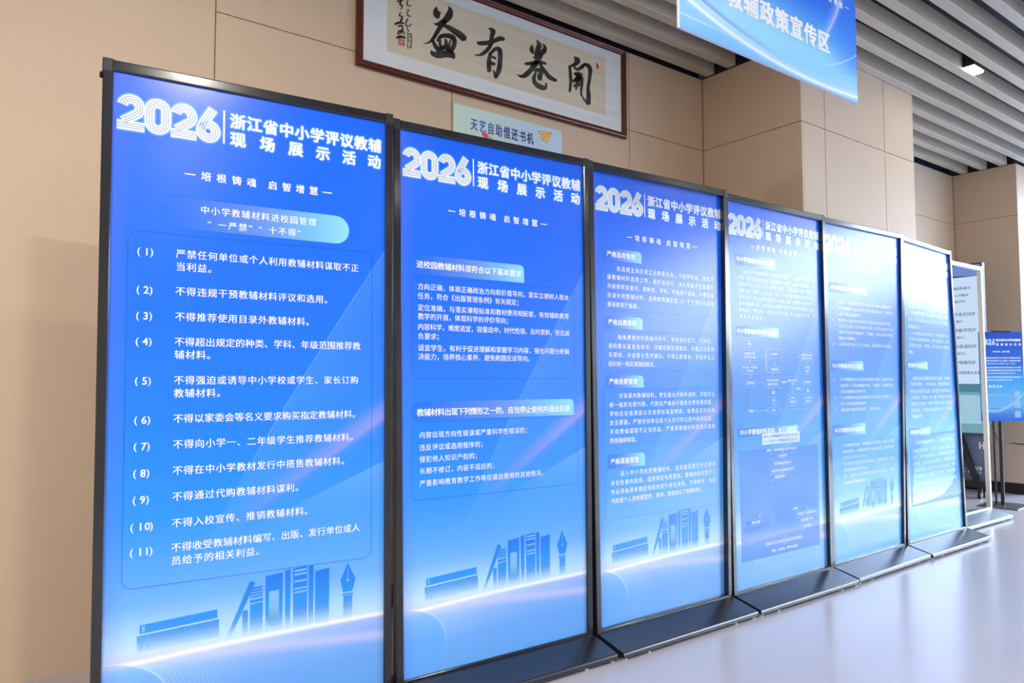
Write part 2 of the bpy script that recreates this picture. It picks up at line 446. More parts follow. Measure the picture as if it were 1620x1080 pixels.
TABQ = []
class TabGroup(MB):
    def build(s, name, mat, parent=None, **k):
        for t in TABQ: t.build(name, mat, parent, **k)
        TABQ.clear()
def tab(mb, mp, u0, v0, u1, v1, r=.02, lift=.0006, k=(1, 1, 0, 0)):
    mb = MB(); TABQ.append(mb)
    p = rrect(u0, v0, u1, v1, r, corners=k)
    mb.add([mp(a, b, -lift) for a, b in p], [tuple(range(len(p)))], [((a - u0) / (u1 - u0), 0) for a, b in p])

# ------------------------------------------------------------------ room shell
def panelled(name, panels, mat=M_WALL, backing=None, label=None):
    """a clad wall: panels are boxes (x0,x1,y0,y1,z0,z1), backing holds the joint colour"""
    root = MB()
    for bx in backing: root.box(*bx)
    r = root.build(name, M_GROOVE, None, kind='structure', at=((backing[0][0] + backing[0][1]) / 2, (backing[0][2] + backing[0][3]) / 2, 0))
    for p in panels:
        q = MB(); q.box(*p, ch=.0015, axis=2); q.build('wall_panel', mat, r, at=((p[0] + p[1]) / 2, (p[2] + p[3]) / 2, p[4]))
    return r
fl = MB(); fl.box(XLEFT - .2, XEND + .1, YFRONT - .2, 3.9, -.1, 0); fl.build('floor', M_FLOOR, kind='structure')
G = .0025; YW = 3.4135; TH = .02; ZG = 2.826; ZB = .11
cols = [(XLEFT, -1.9), (-1.9, -.45), (-.45, .863), (.863, 2.127), (2.127, 3.526), (3.526, 4.293)]
pans = []
for i, (a, b_) in enumerate(cols):
    if i < 3: pans.append((a + G, b_ - (.004 if i == 2 else G), YW - .006, YW + TH, 0, H))
    else:
        pans.append((a + G, b_ - G, YW, YW + TH, ZB, ZG - G)); pans.append((a + G, b_ - G, YW, YW + TH, ZG + G, H))
panelled('wall_back', pans, backing=[(XLEFT, 4.293 + TH, YW + .008, YW + .3, 0, H)])
XC = 4.293; YC = 2.6245; XC2 = 5.83
pans = [(XC, XC + TH, YC + .0, YW - G, ZB, ZG - G), (XC, XC + TH, YC, YW - G, ZG + G, H)]
for a, b_ in ((XC + TH + .001, 4.572), (4.572, 5.375), (5.375, XC2)):
    pans += [(a + G * (a > 4.4), b_ - G, YC, YC + TH, ZB, ZG - G), (a + G * (a > 4.4), b_ - G, YC, YC + TH, ZG + G, H)]
pans += [(XC2 - TH, XC2, YC + TH + .001, 3.45, ZB, ZG - G), (XC2 - TH, XC2, YC + TH + .001, 3.45, ZG + G, H)]
panelled('wall_pillar', pans, backing=[(XC + .008, XC2 - .008, YC + .008, YW + .3, 0, H - .002)])
XP = 8.541; YP = 2.85; YR = 3.45
pans = [(XC2 + G, 7.2 - G, YR, YR + TH, ZB, ZG - G), (7.2 + G, XP - G, YR, YR + TH, ZB, ZG - G), (XC2 + G, 7.2 - G, YR, YR + TH, ZG + G, H), (7.2 + G, XP - G, YR, YR + TH, ZG + G, H)]
panelled('wall_recess', pans, backing=[(XC2, XP + .1, YR + .008, YR + .3, 0, H)])
pans = [(XP, XP + TH, YP, YR - G, ZB, ZG - G), (XP, XP + TH, YP, YR - G, ZG + G, H)]
xs = [XP + TH + .001, 9.5, XEND]
for a, b_ in zip(xs, xs[1:]): pans += [(a + G, b_ - G, YP, YP + TH, ZB, ZG - G), (a + G, b_ - G, YP, YP + TH, ZG + G, H)]
panelled('wall_right', pans, backing=[(XP + .008, XEND, YP + .008, YP + .9, 0, H - .002)])
def base_board(name, *bx):
    q = MB(); q.box(*bx, ch=.002, axis=(0 if bx[1] - bx[0] > bx[3] - bx[2] else 1)); q.build(name, M_BASEB, kind='structure')
base_board('baseboard_back', .866, XC, YW - .004, YW + .012, 0, ZB - .003)
base_board('baseboard_pillar', XC - .003, XC2, YC - .004, YC + .012, 0, ZB - .003)
base_board('baseboard_recess', XC2 + .002, XP - .006, YR - .004, YR + .012, 0, ZB - .003)
base_board('baseboard_side', XP - .004, XP + .012, YP, YR - .006, 0, ZB - .003)
base_board('baseboard_right', XP + .014, XEND, YP - .004, YP + .012, 0, ZB - .003)
q = MB(); q.box(XLEFT - .2, XLEFT, YFRONT - .2, 3.9, 0, 4.0); q.build('wall_left', M_PLASTER, kind='structure')
q = MB(); q.box(XLEFT, XEND, YFRONT - .2, YFRONT, 0, 4.0); q.build('wall_front', M_PLASTER, kind='structure')
# ceiling: dark void above rows of slats
q = MB(); q.box(XLEFT - .2, XEND + .1, YFRONT - .2, 3.9, 3.72, 3.85)
q.box(XLEFT, XC, YW + .03, YW + .2, H, 3.72); q.box(XC + .03, XC2 - .03, YC + .03, YW + .2, H, 3.72); q.box(XC2, XP, YR + .03, YR + .2, H, 3.72); q.box(XP + .03, XEND, YP + .03, YP + .8, H, 3.72)
ceil = q.build('ceiling', M_VOID, kind='structure', at=(4, 0, H))
SW = .068; PITCH = .1835; SH = .105
slat_meshes = {}
def slat(x0, x1, yf):
    key = (round(x0, 3), round(x1, 3))
    if key not in slat_meshes:
        q = MB(); q.box(x0, x1, yf - SW, yf, H, H + SH, ch=.002, axis=0)
        o = q.build('slat', M_SLAT, ceil, at=(x0, yf, H)); slat_meshes[key] = o.data
    else:
        o = bpy.data.objects.new('slat', slat_meshes[key]); C.objects.link(o); o.parent = ceil; o.location = Vector((x0, yf, H)) - world_loc(ceil)
GAPY = []
yf = 3.357; k = 0
while yf > YFRONT + .2:
    segs = []
    if yf > YC - .01 and yf - SW > YC - .2 and yf > YC:
        segs.append((XLEFT, XC - .02))
        if yf > YP: segs.append((XC2 + .01, XP - .02))
        else: segs.append((XC2 + .01, XEND))
    else: segs.append((XLEFT, XEND))
    for a, b_ in segs:
        cuts = [a] + [c for c in (([-.9, 2.42, 5.72, 9.02]) if k % 2 == 0 else ([.75, 4.05, 7.4, 10.7])) if a + .3 < c < b_ - .3] + [b_]
        for c, d in zip(cuts, cuts[1:]): slat(c + .0008, d - .0008, yf)
    GAPY.append(yf - SW - (PITCH - SW) / 2); yf -= PITCH; k += 1
# glazed end wall
wf = MB()
def wbar(y0, y1, z0, z1): wf.box(XEND, XEND + .08, y0, y1, z0, z1)
M_ALU = newmat('grey_aluminium', (.25, .26, .28), .4, .6)[0]
wbar(-6.5, 2.85, 0, .12); wbar(-6.5, 2.85, 3.40, 3.46); wbar(-6.5, 2.85, 2.52, 2.56)
ys = [-6.5, -5.2, -3.65, -2.1, -.55, 1.0, 2.79]
for y in ys: wbar(y, y + .05, 0, 3.42)
win = wf.build('window_1', M_ALU, kind='structure', at=(XEND, 0, 0))
for y0, y1 in zip(ys, ys[1:]):
    for z0, z1 in ((.12, 2.52), (2.56, 3.40)):
        q = MB(); q.box(XEND + .035, XEND + .045, y0 + .06, y1, z0, z1); q.build('pane', M_GLASS, win)
q = MB(); q.box(XEND + .0, XEND + .1, 2.85, 3.9, 0, 4.0); q.box(XEND, XEND + .1, -6.7, 3.9, 3.45, 4.0); q.build('wall_end', M_PLASTER, kind='structure')
# outside: paving and a low building across the square, met only through reflections
M_PAVE = newmat('outdoor_paving', (.24, .24, .25), .7)[0]
q = MB(); q.box(XEND + .1, 90, -60, 60, -.15, -.02); q.build('trim_paving', M_PAVE, kind='structure')
M_FAR = newmat('far_facade', (.085, .11, .15), .8)[0]
for nm, y0, y1, hh in (('building', -27, 40, 6.0), ('building', -90, -29, 3.2)):
    q = MB(); q.box(48, 60, y0, y1, -.02, hh); bo = q.build(nm, M_FAR, kind='structure', at=(54, (y0 + y1) / 2, 0))
    yy = y0 + 1.5
    while yy < y1 - 3:
        q = MB(); q.box(47.9, 48, yy, yy + 2.2, .9, min(hh - .8, 3.4)); q.build('window_bay', M_ALU, bo); yy += 4

# ------------------------------------------------------------------ poster stands
W = .86709; ZI = .08; HG = 2.0
ST = [[0.77506, 2.40685, -0.08957, -0.00281, -0.00717, -0.01186], [1.7183, 2.35931, -0.04196, 2e-05, -0.01081, -0.03805], [2.65195, 2.33699, -0.01967, -0.00704, -0.01269, -0.04671],
      [3.58722, 2.33582, -0.00413, -0.00385, -0.01257, -0.01341], [4.52341, 2.35612, -0.00231, -0.01402, -0.01572, -0.05095], [5.45521, 2.36372, 0.04455, 0.00511, -0.00752, 0.07036],
      [6.513, 2.594, 0.0, 0.0, -0.018, 0.0]]
REC = [.010, .011, .026, .021, .016, .017, .015]
def stand_map(s, rec=0.):
    x0, y0, yaw, lean, roll, tw = s
    def f(u, v, d=0.):
        a = yaw + tw * (v / HG - .5); ca, sa = math.cos(a), math.sin(a); d = d + rec
        k = math.sin(lean) * v + d; r = u + math.sin(roll) * v
        return (x0 + ca * r - sa * k, y0 + sa * r + ca * k, ZI + v)
    return f
FW = .028; FT = .034; FD = .034
def make_stand(i, label, group, glass=False):
    s = ST[i]; mp = stand_map(s); MF = M_SILVER if glass else M_FRAME; q3 = lambda u, d, v: mp(u, v, d)
    root = empty('poster_stand' if not glass else 'display_frame', (s[0], s[1], 0), label=label, cat='poster stand' if not glass else 'display frame', group=group)
    ho = W / 2
    for sg in (-1, 1):
        m_ = MB(); a, b_ = sorted((sg * ho, sg * (ho + FW)))
        m_.box(a, b_, 0, FD, -.034, HG, ch=.0025, axis=2, n=14, mp=lambda x, y, z: mp(x, z, y))
        m_.build('frame_rail', MF, root)
        m_ = MB(); m_.box(a - .0006, b_ + .0006, -.0008, FD + .0008, HG - .004, HG + FT, ch=.003, axis=2, mp=lambda x, y, z: mp(x, z, y))
        m_.build('corner_cap', M_CAP if i < 4 else MF, root)
    m_ = MB(); m_.box(-ho, ho, .0, FD, HG, HG + FT - .0015, ch=.004, axis=0, n=4, mp=lambda x, y, z: mp(x, z, y)); m_.build('frame_rail', MF, root)
    m_ = MB(); m_.box(-ho, ho, .0, FD, -.034, 0, ch=.002, axis=0, n=4, mp=lambda x, y, z: mp(x, z, y)); m_.build('frame_rail', MF, root)
    # sloping base plate, front and back, with rounded lip
    prof = [(FD + .15, .012), (FD + .152, .028), (FD + .145, .034), (FD, .070), (-.0015, .070), (-.146, .0345), (-.151, .031), (-.153, .026), (-.153, .014), (-.150, .010)]
    inner = [(-.140, .016), (FD + .14, .016)]
    m_ = MB(); yaw0 = s[2] - s[5] * .5; e = ho + FW - .004
    def bmap(x, y, z):
        ca, sa = math.cos(yaw0), math.sin(yaw0); return (s[0] + ca * x - sa * y, s[1] + sa * x + ca * y, z)
    m_.prism(prof + inner, 0, -e, e, 1, bmap); m_.build('base_plate', M_STEEL if glass else M_BASE, root)
    for u in (-e + .02, e - .02, -e + .16, e - .16):
        for y in (-.135, FD + .135):
            m_ = MB(); p = bmap(u, y, 0); m_.tube([(p[0], p[1], 0), (p[0], p[1], .013), (p[0], p[1], .0165)], .011, 10, taper=[.011, .011, .008]); m_.build('foot', M_CLEAR, root)
    if glass:
        return root, mp, None
    pm = stand_map(s, REC[i])
    po_ = MB(); NU, NV = 6, 24; vs = []; uv = []
    for j in range(NV + 1):
        for k in range(NU + 1):
            u = -ho + W * k / NU; v = -.004 + (HG + .008) * j / NV; vs.append(pm(u, v, 0)); uv.append((u, v))
    fs = [(j * (NU + 1) + k, j * (NU + 1) + k + 1, (j + 1) * (NU + 1) + k + 1, (j + 1) * (NU + 1) + k) for j in range(NV) for k in range(NU)]
    po_.add(vs, fs, uv)
    poster = po_.build('poster', M_ART, root, fix=False)
    bk = MB(); bk.box(-ho, ho, REC[i] + .002, REC[i] + .007, 0, HG, axis=2, n=14, mp=lambda x, y, z: mp(x, z, y)); bk.build('backing_board', M_PLASTER, root)
    header(poster, pm, ou=[0, 0, .017, .005, -.010, 0][i], tv=[1.717, 1.720, 1.725, 1.781, 1.758, 1.779][i])
    return root, pm, poster

ORD = ['first', 'second', 'third', 'fourth', 'fifth', 'sixth']
LAB = ['blue poster stand listing eleven numbered rules under an oval heading, largest in the row',
       'blue poster stand with two text boxes and clear area above books, beside the eleven-rule stand',
       'blue poster stand with four small tabs above four text paragraphs, washed paler at its edge',
       'blue poster stand showing two white flowcharts with boxes and arrows, washed with glare',
       'blue poster stand with three tabs over numbered lists, between flowchart poster and row end',
       'blue poster stand at far end of the row, top whitened by glare, dense paragraphs']
stands = []
for i in range(6): stands.append(make_stand(i, LAB[i], 'blue poster stands in a row'))
# hook knob on the outer edge of the first stand
mp = stand_map(ST[0]); m_ = MB(); a = Vector(mp(-W / 2 - FW, 1.985, .016)); d = (a - Vector(mp(0, 1.985, .016))).normalized()
m_.tube([a - d * .002, a + d * .004, a + d * .007, a + d * .0085], .009, 12, taper=[.007, .011, .009, .003]); m_.build('side_knob', M_CAP, stands[0][0])

def body(i, rows, name='body_lettering', mat=None, **k):
    mb = MB()
    for r in rows: put(mb, stands[i][1], *r[:1], r[1], r[2], r[3], **(r[4] if len(r) > 4 else {}))
    return mb.build(name, mat or M_WHITE, stands[i][2], fix=False, **k)
# --- stand 1
pm, po1 = stands[0][1], stands[0][2]
tb = MB(); p = rrect(-.297, 1.543, .301, 1.640, .048, 8); tb.add([pm(a, b, -.0006) for a, b in p], [tuple(range(len(p)))], [((a + .297) / .598, 0) for a, b in p]); tb.build('heading_oval', M_TAB, po1, fix=False)
body(0, [('中小学教辅材料进校园管理', -.186, 1.609, .028, dict(right=.187, off=.012))], 'heading_lettering')
body(0, [('“一严禁”“十不得”', -.165, 1.566, .028, dict(pitch=.0315, off=.012))], 'heading_lettering')
ol = MB(); outline(ol, pm, -.386, .452, .387, 1.522, .03, .0035, .0005); ol.build('text_box_outline', M_LINE, po1, fix=False)
R1 = [(1, 1.463, ['严禁任何单位或个人利用教辅材料谋取不正', '当利益。']), (2, 1.346, ['不得违规干预教辅材料评议和选用。']), (3, 1.267, ['不得推荐使用目录外教辅材料。']),
      (4, 1.189, ['不得超出规定的种类、学科、年级范围推荐教', '辅材料。']), (5, 1.070, ['不得强迫或诱导中小学校或学生、家长订购', '教辅材料。']), (6, .952, ['不得以家委会等名义要求购买指定教辅材料。']),
      (7, .873, ['不得向小学一、二年级学生推荐教辅材料。']), (8, .793, ['不得在中小学教材发行中搭售教辅材料。']), (9, .714, ['不得通过代购教辅材料谋利。']), (10, .634, ['不得入校宣传、推销教辅材料。']),
      (11, .560, ['不得收受教辅材料编写、出版、发行单位或人', '员给予的相关利益。'])]
rows = []
for n, v, ls in R1:
    nn = len(str(n)); pu = -.345 if nn == 1 else -.350
    rows.append(('(', pu - .008, v, .030, dict(pitch=.012, off=.01))); rows.append((str(n), pu + .003 + (.0 if nn == 1 else .001), v - .001, .032, dict(pitch=.0315, off=.014))); rows.append((')', pu + (.029 if nn == 1 else .046), v, .030, dict(pitch=.012, off=.01)))
    for j, s_ in enumerate(ls):
        pit = .0312 if len(s_) < 20 else .0300
        rows.append((s_, -.2545, v - j * .040, .0295, dict(pitch=pit, off=.010)))
body(0, rows); books(po1, pm)
# --- stand 2
pm, po2 = stands[1][1], stands[1][2]
tb = TabGroup(); tab(tb, pm, -.390, 1.466, .120, 1.538); tab(tb, pm, -.391, .922, .372, .990); tb.build('heading_tab', M_TAB, po2, fix=False)
body(1, [('进校园教辅材料须符合以下基本要求', -.368, 1.502, .0300, dict(right=.108, off=.016)), ('教辅材料出现下列情形之一的，应当停止使用并退出目录', -.370, .950, .0300, dict(right=.352, off=.016))], 'heading_lettering')
ol = MB(); outline(ol, pm, -.388, 1.076, .378, 1.456, .02, .0028, .0005); outline(ol, pm, -.390, .630, .393, .916, .02, .0028, .0005); ol.build('text_box_outline', M_LINE, po2, fix=False)
SZ = .0262; D_ = dict(off=.006)
rr = [('方向正确，体现正确政治方向和价值导向，落实立德树人根本', 1.419), ('任务，符合《出版管理条例》有关规定；', 1.384), ('定位准确，与落实课程标准和教材使用相配套，有效辅助教育', 1.340), ('教学的开展，体现科学的评价导向；', 1.307),
      ('内容科学，难度适宜，容量适中，时代性强，及时更新，符合减', 1.268), ('负要求；', 1.233), ('适宜学生，有利于促进理解和掌握学习内容，强化问题分析解', 1.190), ('决能力，培养核心素养，避免刷题应试导向。', 1.157)]
rows = []
for s_, v in rr:
    if len(s_) > 25: rows.append((s_, -.364, v, SZ, dict(right=.352, off=.006)))
    else: rows.append((s_, -.364, v, SZ, dict(pitch=.0262, off=.006)))
for s_, v in [('内容出现方向性错误或严重科学性错误的；', .867), ('违反评议或选用程序的；', .821), ('侵犯他人知识产权的；', .778), ('长期不修订，内容不适应的；', .735), ('严重影响教育教学工作等应退出使用的其他情况。', .690)]:
    rows.append((s_, -.362, v, .0255, dict(pitch=.0266, off=.006)))
body(1, rows); books(po2, pm)
# --- stand 3
pm, po3 = stands[2][1], stands[2][2]
tb = TabGroup()
for v0, v1 in ((1.608, 1.662), (1.301, 1.356), (1.035, 1.090), (.678, .738)): tab(tb, pm, -.360, v0, -.126, v1)
tb.build('heading_tab', M_TAB, po3, fix=False)
body(2, [(s_, -.343, v, .0285, dict(right=-.165, off=.016)) for s_, v in (('严格选用管理', 1.636), ('严格自愿原则', 1.329), ('严格收费管理', 1.063), ('严格渠道管理', .708))], 'heading_lettering')
rows = []
def para(ls, v0, v1, ind=-.286, lf=-.345, rt=.376, sz=.0255, lastp=.0262):
    n = len(ls)
    for j, s_ in enumerate(ls):
        v = v0 + (v1 - v0) * j / (n - 1) if n > 1 else v0
        u = ind if j == 0 else lf
        if j == n - 1 or len(s_) < 14: rows.append((s_, u, v, sz, dict(pitch=lastp, off=.006)))
        else: rows.append((s_, u, v, sz, dict(right=rt, off=.006)))
para(['各选用主体应成立选用委员会，下设学科组，规范开', '展教辅材料选用工作，组织选用时，须从省级评议目录及', '市级推荐目录内，按种类、学科、年级进行选择，不得选择', '目录外的教辅材料，选用结果确定后 30 个工作日内逐级', '报省教育厅备案。'], 1.573, 1.409)
para(['除免费提供的教辅材料外，学校组织征订、代购前，', '须向家长发放告知书，详细说明选用版本、价格及自愿购', '买原则，并由家长签字确认。不得以家委会、班级等名义', '组织统一购买或强制购买。'], 1.262, 1.142)
para(['对目录内教辅材料，学生提出代购申请的，学校可以', '统一组织无偿代购，代购应严格执行教育收费管理政策。', '学校应在收费前公示收费标准及明细，收费后及时出具', '合法票据。严禁任何单位或个人在代购过程中收取回扣、', '手续费或谋取不正当利益，严禁将教辅材料费用与其他', '费用捆绑收取。'], .999, .800)
para(['进入中小学校的教辅材料，应按规定履行评议程序', '并在目录内选用，或按规定免费提供。教辅材料的发行工', '作必须由具有相应资质的发行单位承担。不得默许、协助', '书商或个人进校园宣传、推荐、推销或征订教辅材料。'], .652, .535)
body(2, rows); books(po3, pm)
ol = MB()
for a, b in ((1.385, 1.600), (1.115, 1.294), (.775, 1.028), (.455, .672)): outline(ol, pm, -.376, a, .392, b, .015, .0022, .0005)
ol.build('text_box_outline', M_LINE, po3, fix=False)
# --- stand 4: flow charts
pm, po4 = stands[3][1], stands[3][2]
books(po4, pm)
ve = MB(); quad(ve, pm, -.366, .132, .362, .70, .0010); ve.build('chart_panel', M_VEIL, po4, fix=False)
tb = TabGroup(); tab(tb, pm, -.365, 1.670, -.008, 1.733, .012); tab(tb, pm, -.370, 1.299, .010, 1.352, .012); tab(tb, pm, -.372, .772, .172, .820, .012); tb.build('heading_tab', M_TAB, po4, fix=False)
body(3, [('中小学教辅材料评议流程', -.352, 1.704, .031, dict(right=-.018, off=.016)), ('中小学教辅材料选评流程图', -.362, 1.325, .030, dict(right=-.006, off=.016)), ('中小学教辅材料选用、征订流程图', -.356, .797, .0325, dict(right=.150, off=.016))], 'heading_lettering')
FILL = ['为进一步加强和规范中小学教辅材料管理，切实减轻学生过重课业', '负担，维护学生合法权益，根据国家有关规定，组织开展全省中小学', '教辅材料评议工作，评议由教育行政部门会同出版行政部门组织，', '按照公开、公平、公正原则，对进入中小学校的教辅材料进行内容', '质量评议，评议结果形成目录并向社会公告，目录实行动态管理，', '每学年更新一次，出版单位应按要求提交样书和有关材料，经过', '资格审查、专家评议、结果公示等环节后，列入全省评议目录，供', '各地各校选用。']
rows = []
for j, s_ in enumerate(FILL):
    v = 1.640 - (1.640 - 1.402) * j / 7
    rows.append((s_, -.300 if j == 0 else -.340, v, .0215, dict(right=(.362 if j < 7 else -.10), off=.006)))
body(3, rows)
ch, ct = MB(), MB(); LF = .0014
def bx(u0, v0, u1, v1, t=None, sz=.017, r=0, lw=.0022):
    outline(ch, pm, u0, v0, u1, v1, r, lw, LF)
    if t:
        ts = t.split('|')
        for j, s_ in enumerate(ts): put(ct, pm, s_, (u0 + u1) / 2 - len(s_) * sz * .5, (v0 + v1) / 2 + (len(ts) - 1) * sz * .65 - j * sz * 1.3, sz, pitch=sz, off=.012, lift=LF)
def ln(*pts, head=True):
    for a, b in zip(pts, pts[1:]): line(ch, pm, a, b, .002, LF)
    if head:
        a, b = pts[-2], pts[-1]; dx, dy = b[0] - a[0], b[1] - a[1]; l = math.hypot(dx, dy); dx /= l; dy /= l
        poly(ch, pm, [b, (b[0] - dx * .016 - dy * .008, b[1] - dy * .016 + dx * .008), (b[0] - dx * .016 + dy * .008, b[1] - dy * .016 - dx * .008)], LF)
def diamond(cx, cy, rx, ry, t):
    p = [(cx, cy + ry), (cx + rx, cy), (cx, cy - ry), (cx - rx, cy)]
    for a, b in zip(p, p[1:] + p[:1]): line(ch, pm, a, b, .0022, LF)
    put(ct, pm, t, cx - len(t) * .0085, cy, .017, pitch=.017, off=.012, lift=LF)
bx(-.303, 1.243, -.218, 1.275, '开始', r=.014); ln((-.260, 1.243), (-.260, 1.227))
bx(-.327, 1.172, -.188, 1.226, '出版单位申报|提交样书及材料', .0155); ln((-.259, 1.172), (-.259, 1.154))
bx(-.327, 1.100, -.189, 1.153, '网上提交，线下核验|审核材料', .0140); ln((-.258, 1.100), (-.258, 1.083))
diamond(-.257, 1.054, .067, .029, '资格审查'); ln((-.190, 1.054), (-.160, 1.054), (-.156, 1.196), (-.137, 1.196))
bx(-.137, 1.108, .020, 1.240); bx(-.093, 1.187, .010, 1.231, '专家评议', .0165); ln((-.040, 1.187), (-.040, 1.140)); bx(-.093, 1.112, .010, 1.140, '专家组意见', .0155)
for j, c in enumerate('学科组评议环节'): put(ct, pm, c, -.122, 1.222 - j * .0165, .015, pitch=.015, off=.012, lift=LF)
ln((-.058, 1.108), (-.058, 1.088)); bx(-.137, 1.027, .019, 1.086, '评议委员会审议|形成评议意见', .0165)
ln((-.056, 1.027), (-.056, .979)); put(ct, pm, '通过', -.072, 1.002, .016, pitch=.016, off=.014, lift=LF + .0003)
bx(-.107, .943, -.003, .977, '公示', r=.015); ln((-.055, .943), (-.055, .923)); bx(-.109, .889, -.004, .922, '发布', r=.015)
ln((-.257, 1.025), (-.260, .906), (-.109, .906)); put(ct, pm, '不通过', -.285, .906, .016, pitch=.016, off=.014, lift=LF + .0003)
put(ct, pm, '修改', .026, 1.057, .016, pitch=.016, off=.014, lift=LF); ln((.058, 1.057), (.076, 1.057)); bx(.076, 1.026, .177, 1.087, '出版单位修改|完善', .0155)
ln((.177, 1.058), (.186, 1.058), (.190, 1.200), (.199, 1.200)); bx(.199, 1.176, .347, 1.227, '出版单位再次提交|修改后样书材料', .0150)
ln((.272, 1.176), (.272, 1.157)); bx(.200, 1.102, .344, 1.156, '专家组|复核', .0165); ln((.275, 1.102), (.275, 1.088)); diamond(.275, 1.057, .067, .030, '复核意见')
ln((.275, 1.027), (.275, .990)); put(ct, pm, '通过', .262, 1.010, .015, pitch=.015, off=.014, lift=LF); bx(.228, .929, .327, .989, '列入评议|目录公示', .0165)
ln((.275, 1.018), (.124, 1.018), (.124, .988)); put(ct, pm, '不通过', .160, 1.020, .014, pitch=.014, off=.014, lift=LF); bx(.076, .929, .176, .988, '不列入|评议目录', .0165)
ln((.275, .929), (.275, .907), (-.004, .907)); ln((.125, .929), (.125, .907), head=False)
for k_, (v, t) in enumerate([(.692, '教育厅、新闻出版局发布全省评议目录公告'), (.658, '设区市教育局'), (.618, '成立教辅材料选用委员会'), (.580, '组织专家对目录内教辅材料评选'), (.546, '确定推荐教辅材料目录'), (.508, '公示推荐目录'), (.468, '报省教育厅备案并向学校公布'), (.430, '学校选用小组'), (.393, '提出选用意见')]):
    hw = .18 if k_ == 0 else .118
    put(ct, pm, t, .014 - len(t) * .0075, v, .0155, pitch=.015, off=.012, lift=LF)
    if k_: outline(ch, pm, .014 - hw, v - .014, .014 + hw, v + .013, 0, .0016, LF)
    ln((.014, v - .014), (.014, v - .023))
ln((.010, .374), (.010, .366), head=False); ln((.235, .366), (.235, .342)); ln((.235, .366), (-.206, .366), (-.206, .340))
put(ct, pm, '自愿', -.135, .362, .017, pitch=.018, off=.02, lift=LF); put(ct, pm, '统一订购', .080, .360, .016, pitch=.016, off=.02, lift=LF)
for t, cx, v in (('家长自愿提出申请', -.206, .326), ('学校统计汇总数量并公示', .238, .326), ('报主管部门审核', .238, .289), ('集中采购', .236, .254)):
    put(ct, pm, t, cx - len(t) * .0088, v, .0165, pitch=.0176, off=.016, lift=LF)
outline(ch, pm, -.335, .311, -.080, .341, 0, .0018, LF); outline(ch, pm, .130, .311, .345, .341, 0, .0018, LF); outline(ch, pm, .150, .276, .325, .302, 0, .0018, LF); outline(ch, pm, .170, .243, .305, .267, 0, .0018, LF)
ln((-.206, .311), (-.206, .228), (.208, .228), head=False); ln((.208, .243), (.208, .228), head=False); ln((.020, .228), (.020, .212))
put(ct, pm, '学校向学生免费发放或提供代购服务', -.163, .199, .0185, pitch=.0218, off=.016, lift=LF); ln((.010, .188), (.010, .172)); put(ct, pm, '结算、公示费用、接受社会监督', -.108, .158, .0165, pitch=.0175, off=.016, lift=LF)
ch.build('chart_lines', M_LLINE, po4, fix=False); ct.build('chart_lettering', M_WHITE, po4, fix=False)
wb = MB(); quad(wb, pm, -.166, .725, .182, .782, .0008); wb.build('chart_title_box', M_WHITE2, po4, fix=False)
wt = MB(); put(wt, pm, '省中小学教辅材料评议委员会发布', -.155, .766, .021, right=.172, off=.012, lift=.0012); put(wt, pm, 'XX学年中小学教辅材料目录公告', -.155, .740, .021, right=.165, off=.012, lift=.0012); wt.build('chart_title_lettering', M_DARKT, po4, fix=False)
# --- stand 5
pm, po5 = stands[4][1], stands[4][2]
tb = TabGroup(); tab(tb, pm, -.392, 1.594, .037, 1.655, .015); tab(tb, pm, -.395, 1.127, -.028, 1.185, .015); tab(tb, pm, -.395, .735, -.017, .803, .015); tb.build('heading_tab', M_TAB, po5, fix=False)
body(4, [('中小学教辅材料编写出版管理', -.375, 1.623, .031, dict(right=.020, off=.016)), ('中小学教辅材料发行管理', -.380, 1.153, .031, dict(right=-.045, off=.016)), ('中小学教辅材料质量管理', -.372, .768, .031, dict(right=-.035, off=.016))], 'heading_lettering')
T5 = ['出版单位必须取得国家规定的图书出版资质方可编写出版教辅材料，', '中小学教辅材料须由具备相应资质的出版单位出版，严禁出租出', '让出版权，不得以任何方式买卖书号。', '教辅材料主要编写者应具有相关学科教学经验且熟悉相关教材，', '各级行政主管部门和负责实施考试命题、监测评价的单位不得组', '织编写有偿使用的教辅材料，严禁编写、出版内容雷同的教材', '辅导类中小学教辅材料。', '出版单位应严格执行三审三校制度，确保教辅材料内容质量。']
rows = []
for j, s_ in enumerate(T5):
    v = 1.538 - (1.538 - 1.285) * j / 7
    rows.append((s_, -.302, v, .0215, dict(right=(-.05 if j == 2 else -.1 if j == 6 else .345), off=.006)))
    if j in (0, 1, 3, 7): rows.append(('（%d）' % ((0, 1, 3, 7).index(j) + 1), -.385, v, .020, dict(pitch=.021, off=.006)))
T5b = ['中小学教辅材料发行单位须取得出版物发行资质，未取得发行资质', '的单位和个人不得从事教辅材料发行，不得搭售，不得强制学生购', '买或变相强制购买教辅材料。', '中小学教辅材料应由具有资质的发行单位按征订目录发行，严', '禁个人向学校推销教辅材料。', '教辅材料严格执行明码标价，不得违规加价。']
for j, s_ in enumerate(T5b):
    v = 1.072 - (1.072 - .889) * j / 5
    rows.append((s_, -.298, v, .0215, dict(right=(.345 if j in (0, 1, 3) else (.02 if j in (2, 4) else .19)), off=.006)))
    if j in (0, 3, 5): rows.append(('（%d）' % ((0, 3, 5).index(j) + 1), -.385, v, .020, dict(pitch=.021, off=.006)))
T5c = ['中小学教辅材料出版、印制质量应符合国家标准，出版单位对教辅', '材料质量负责，出现编校质量不合格的应当召回，并承担相应的', '法律责任和经济责任。', '中小学教辅材料定价应符合国家规定，坚持微利原则，不得随', '意提高教辅材料价格标准。', '教育、新闻出版、市场监管等部门应加强日常监督检查，及时查', '处各类违规发行使用教辅材料的行为。']
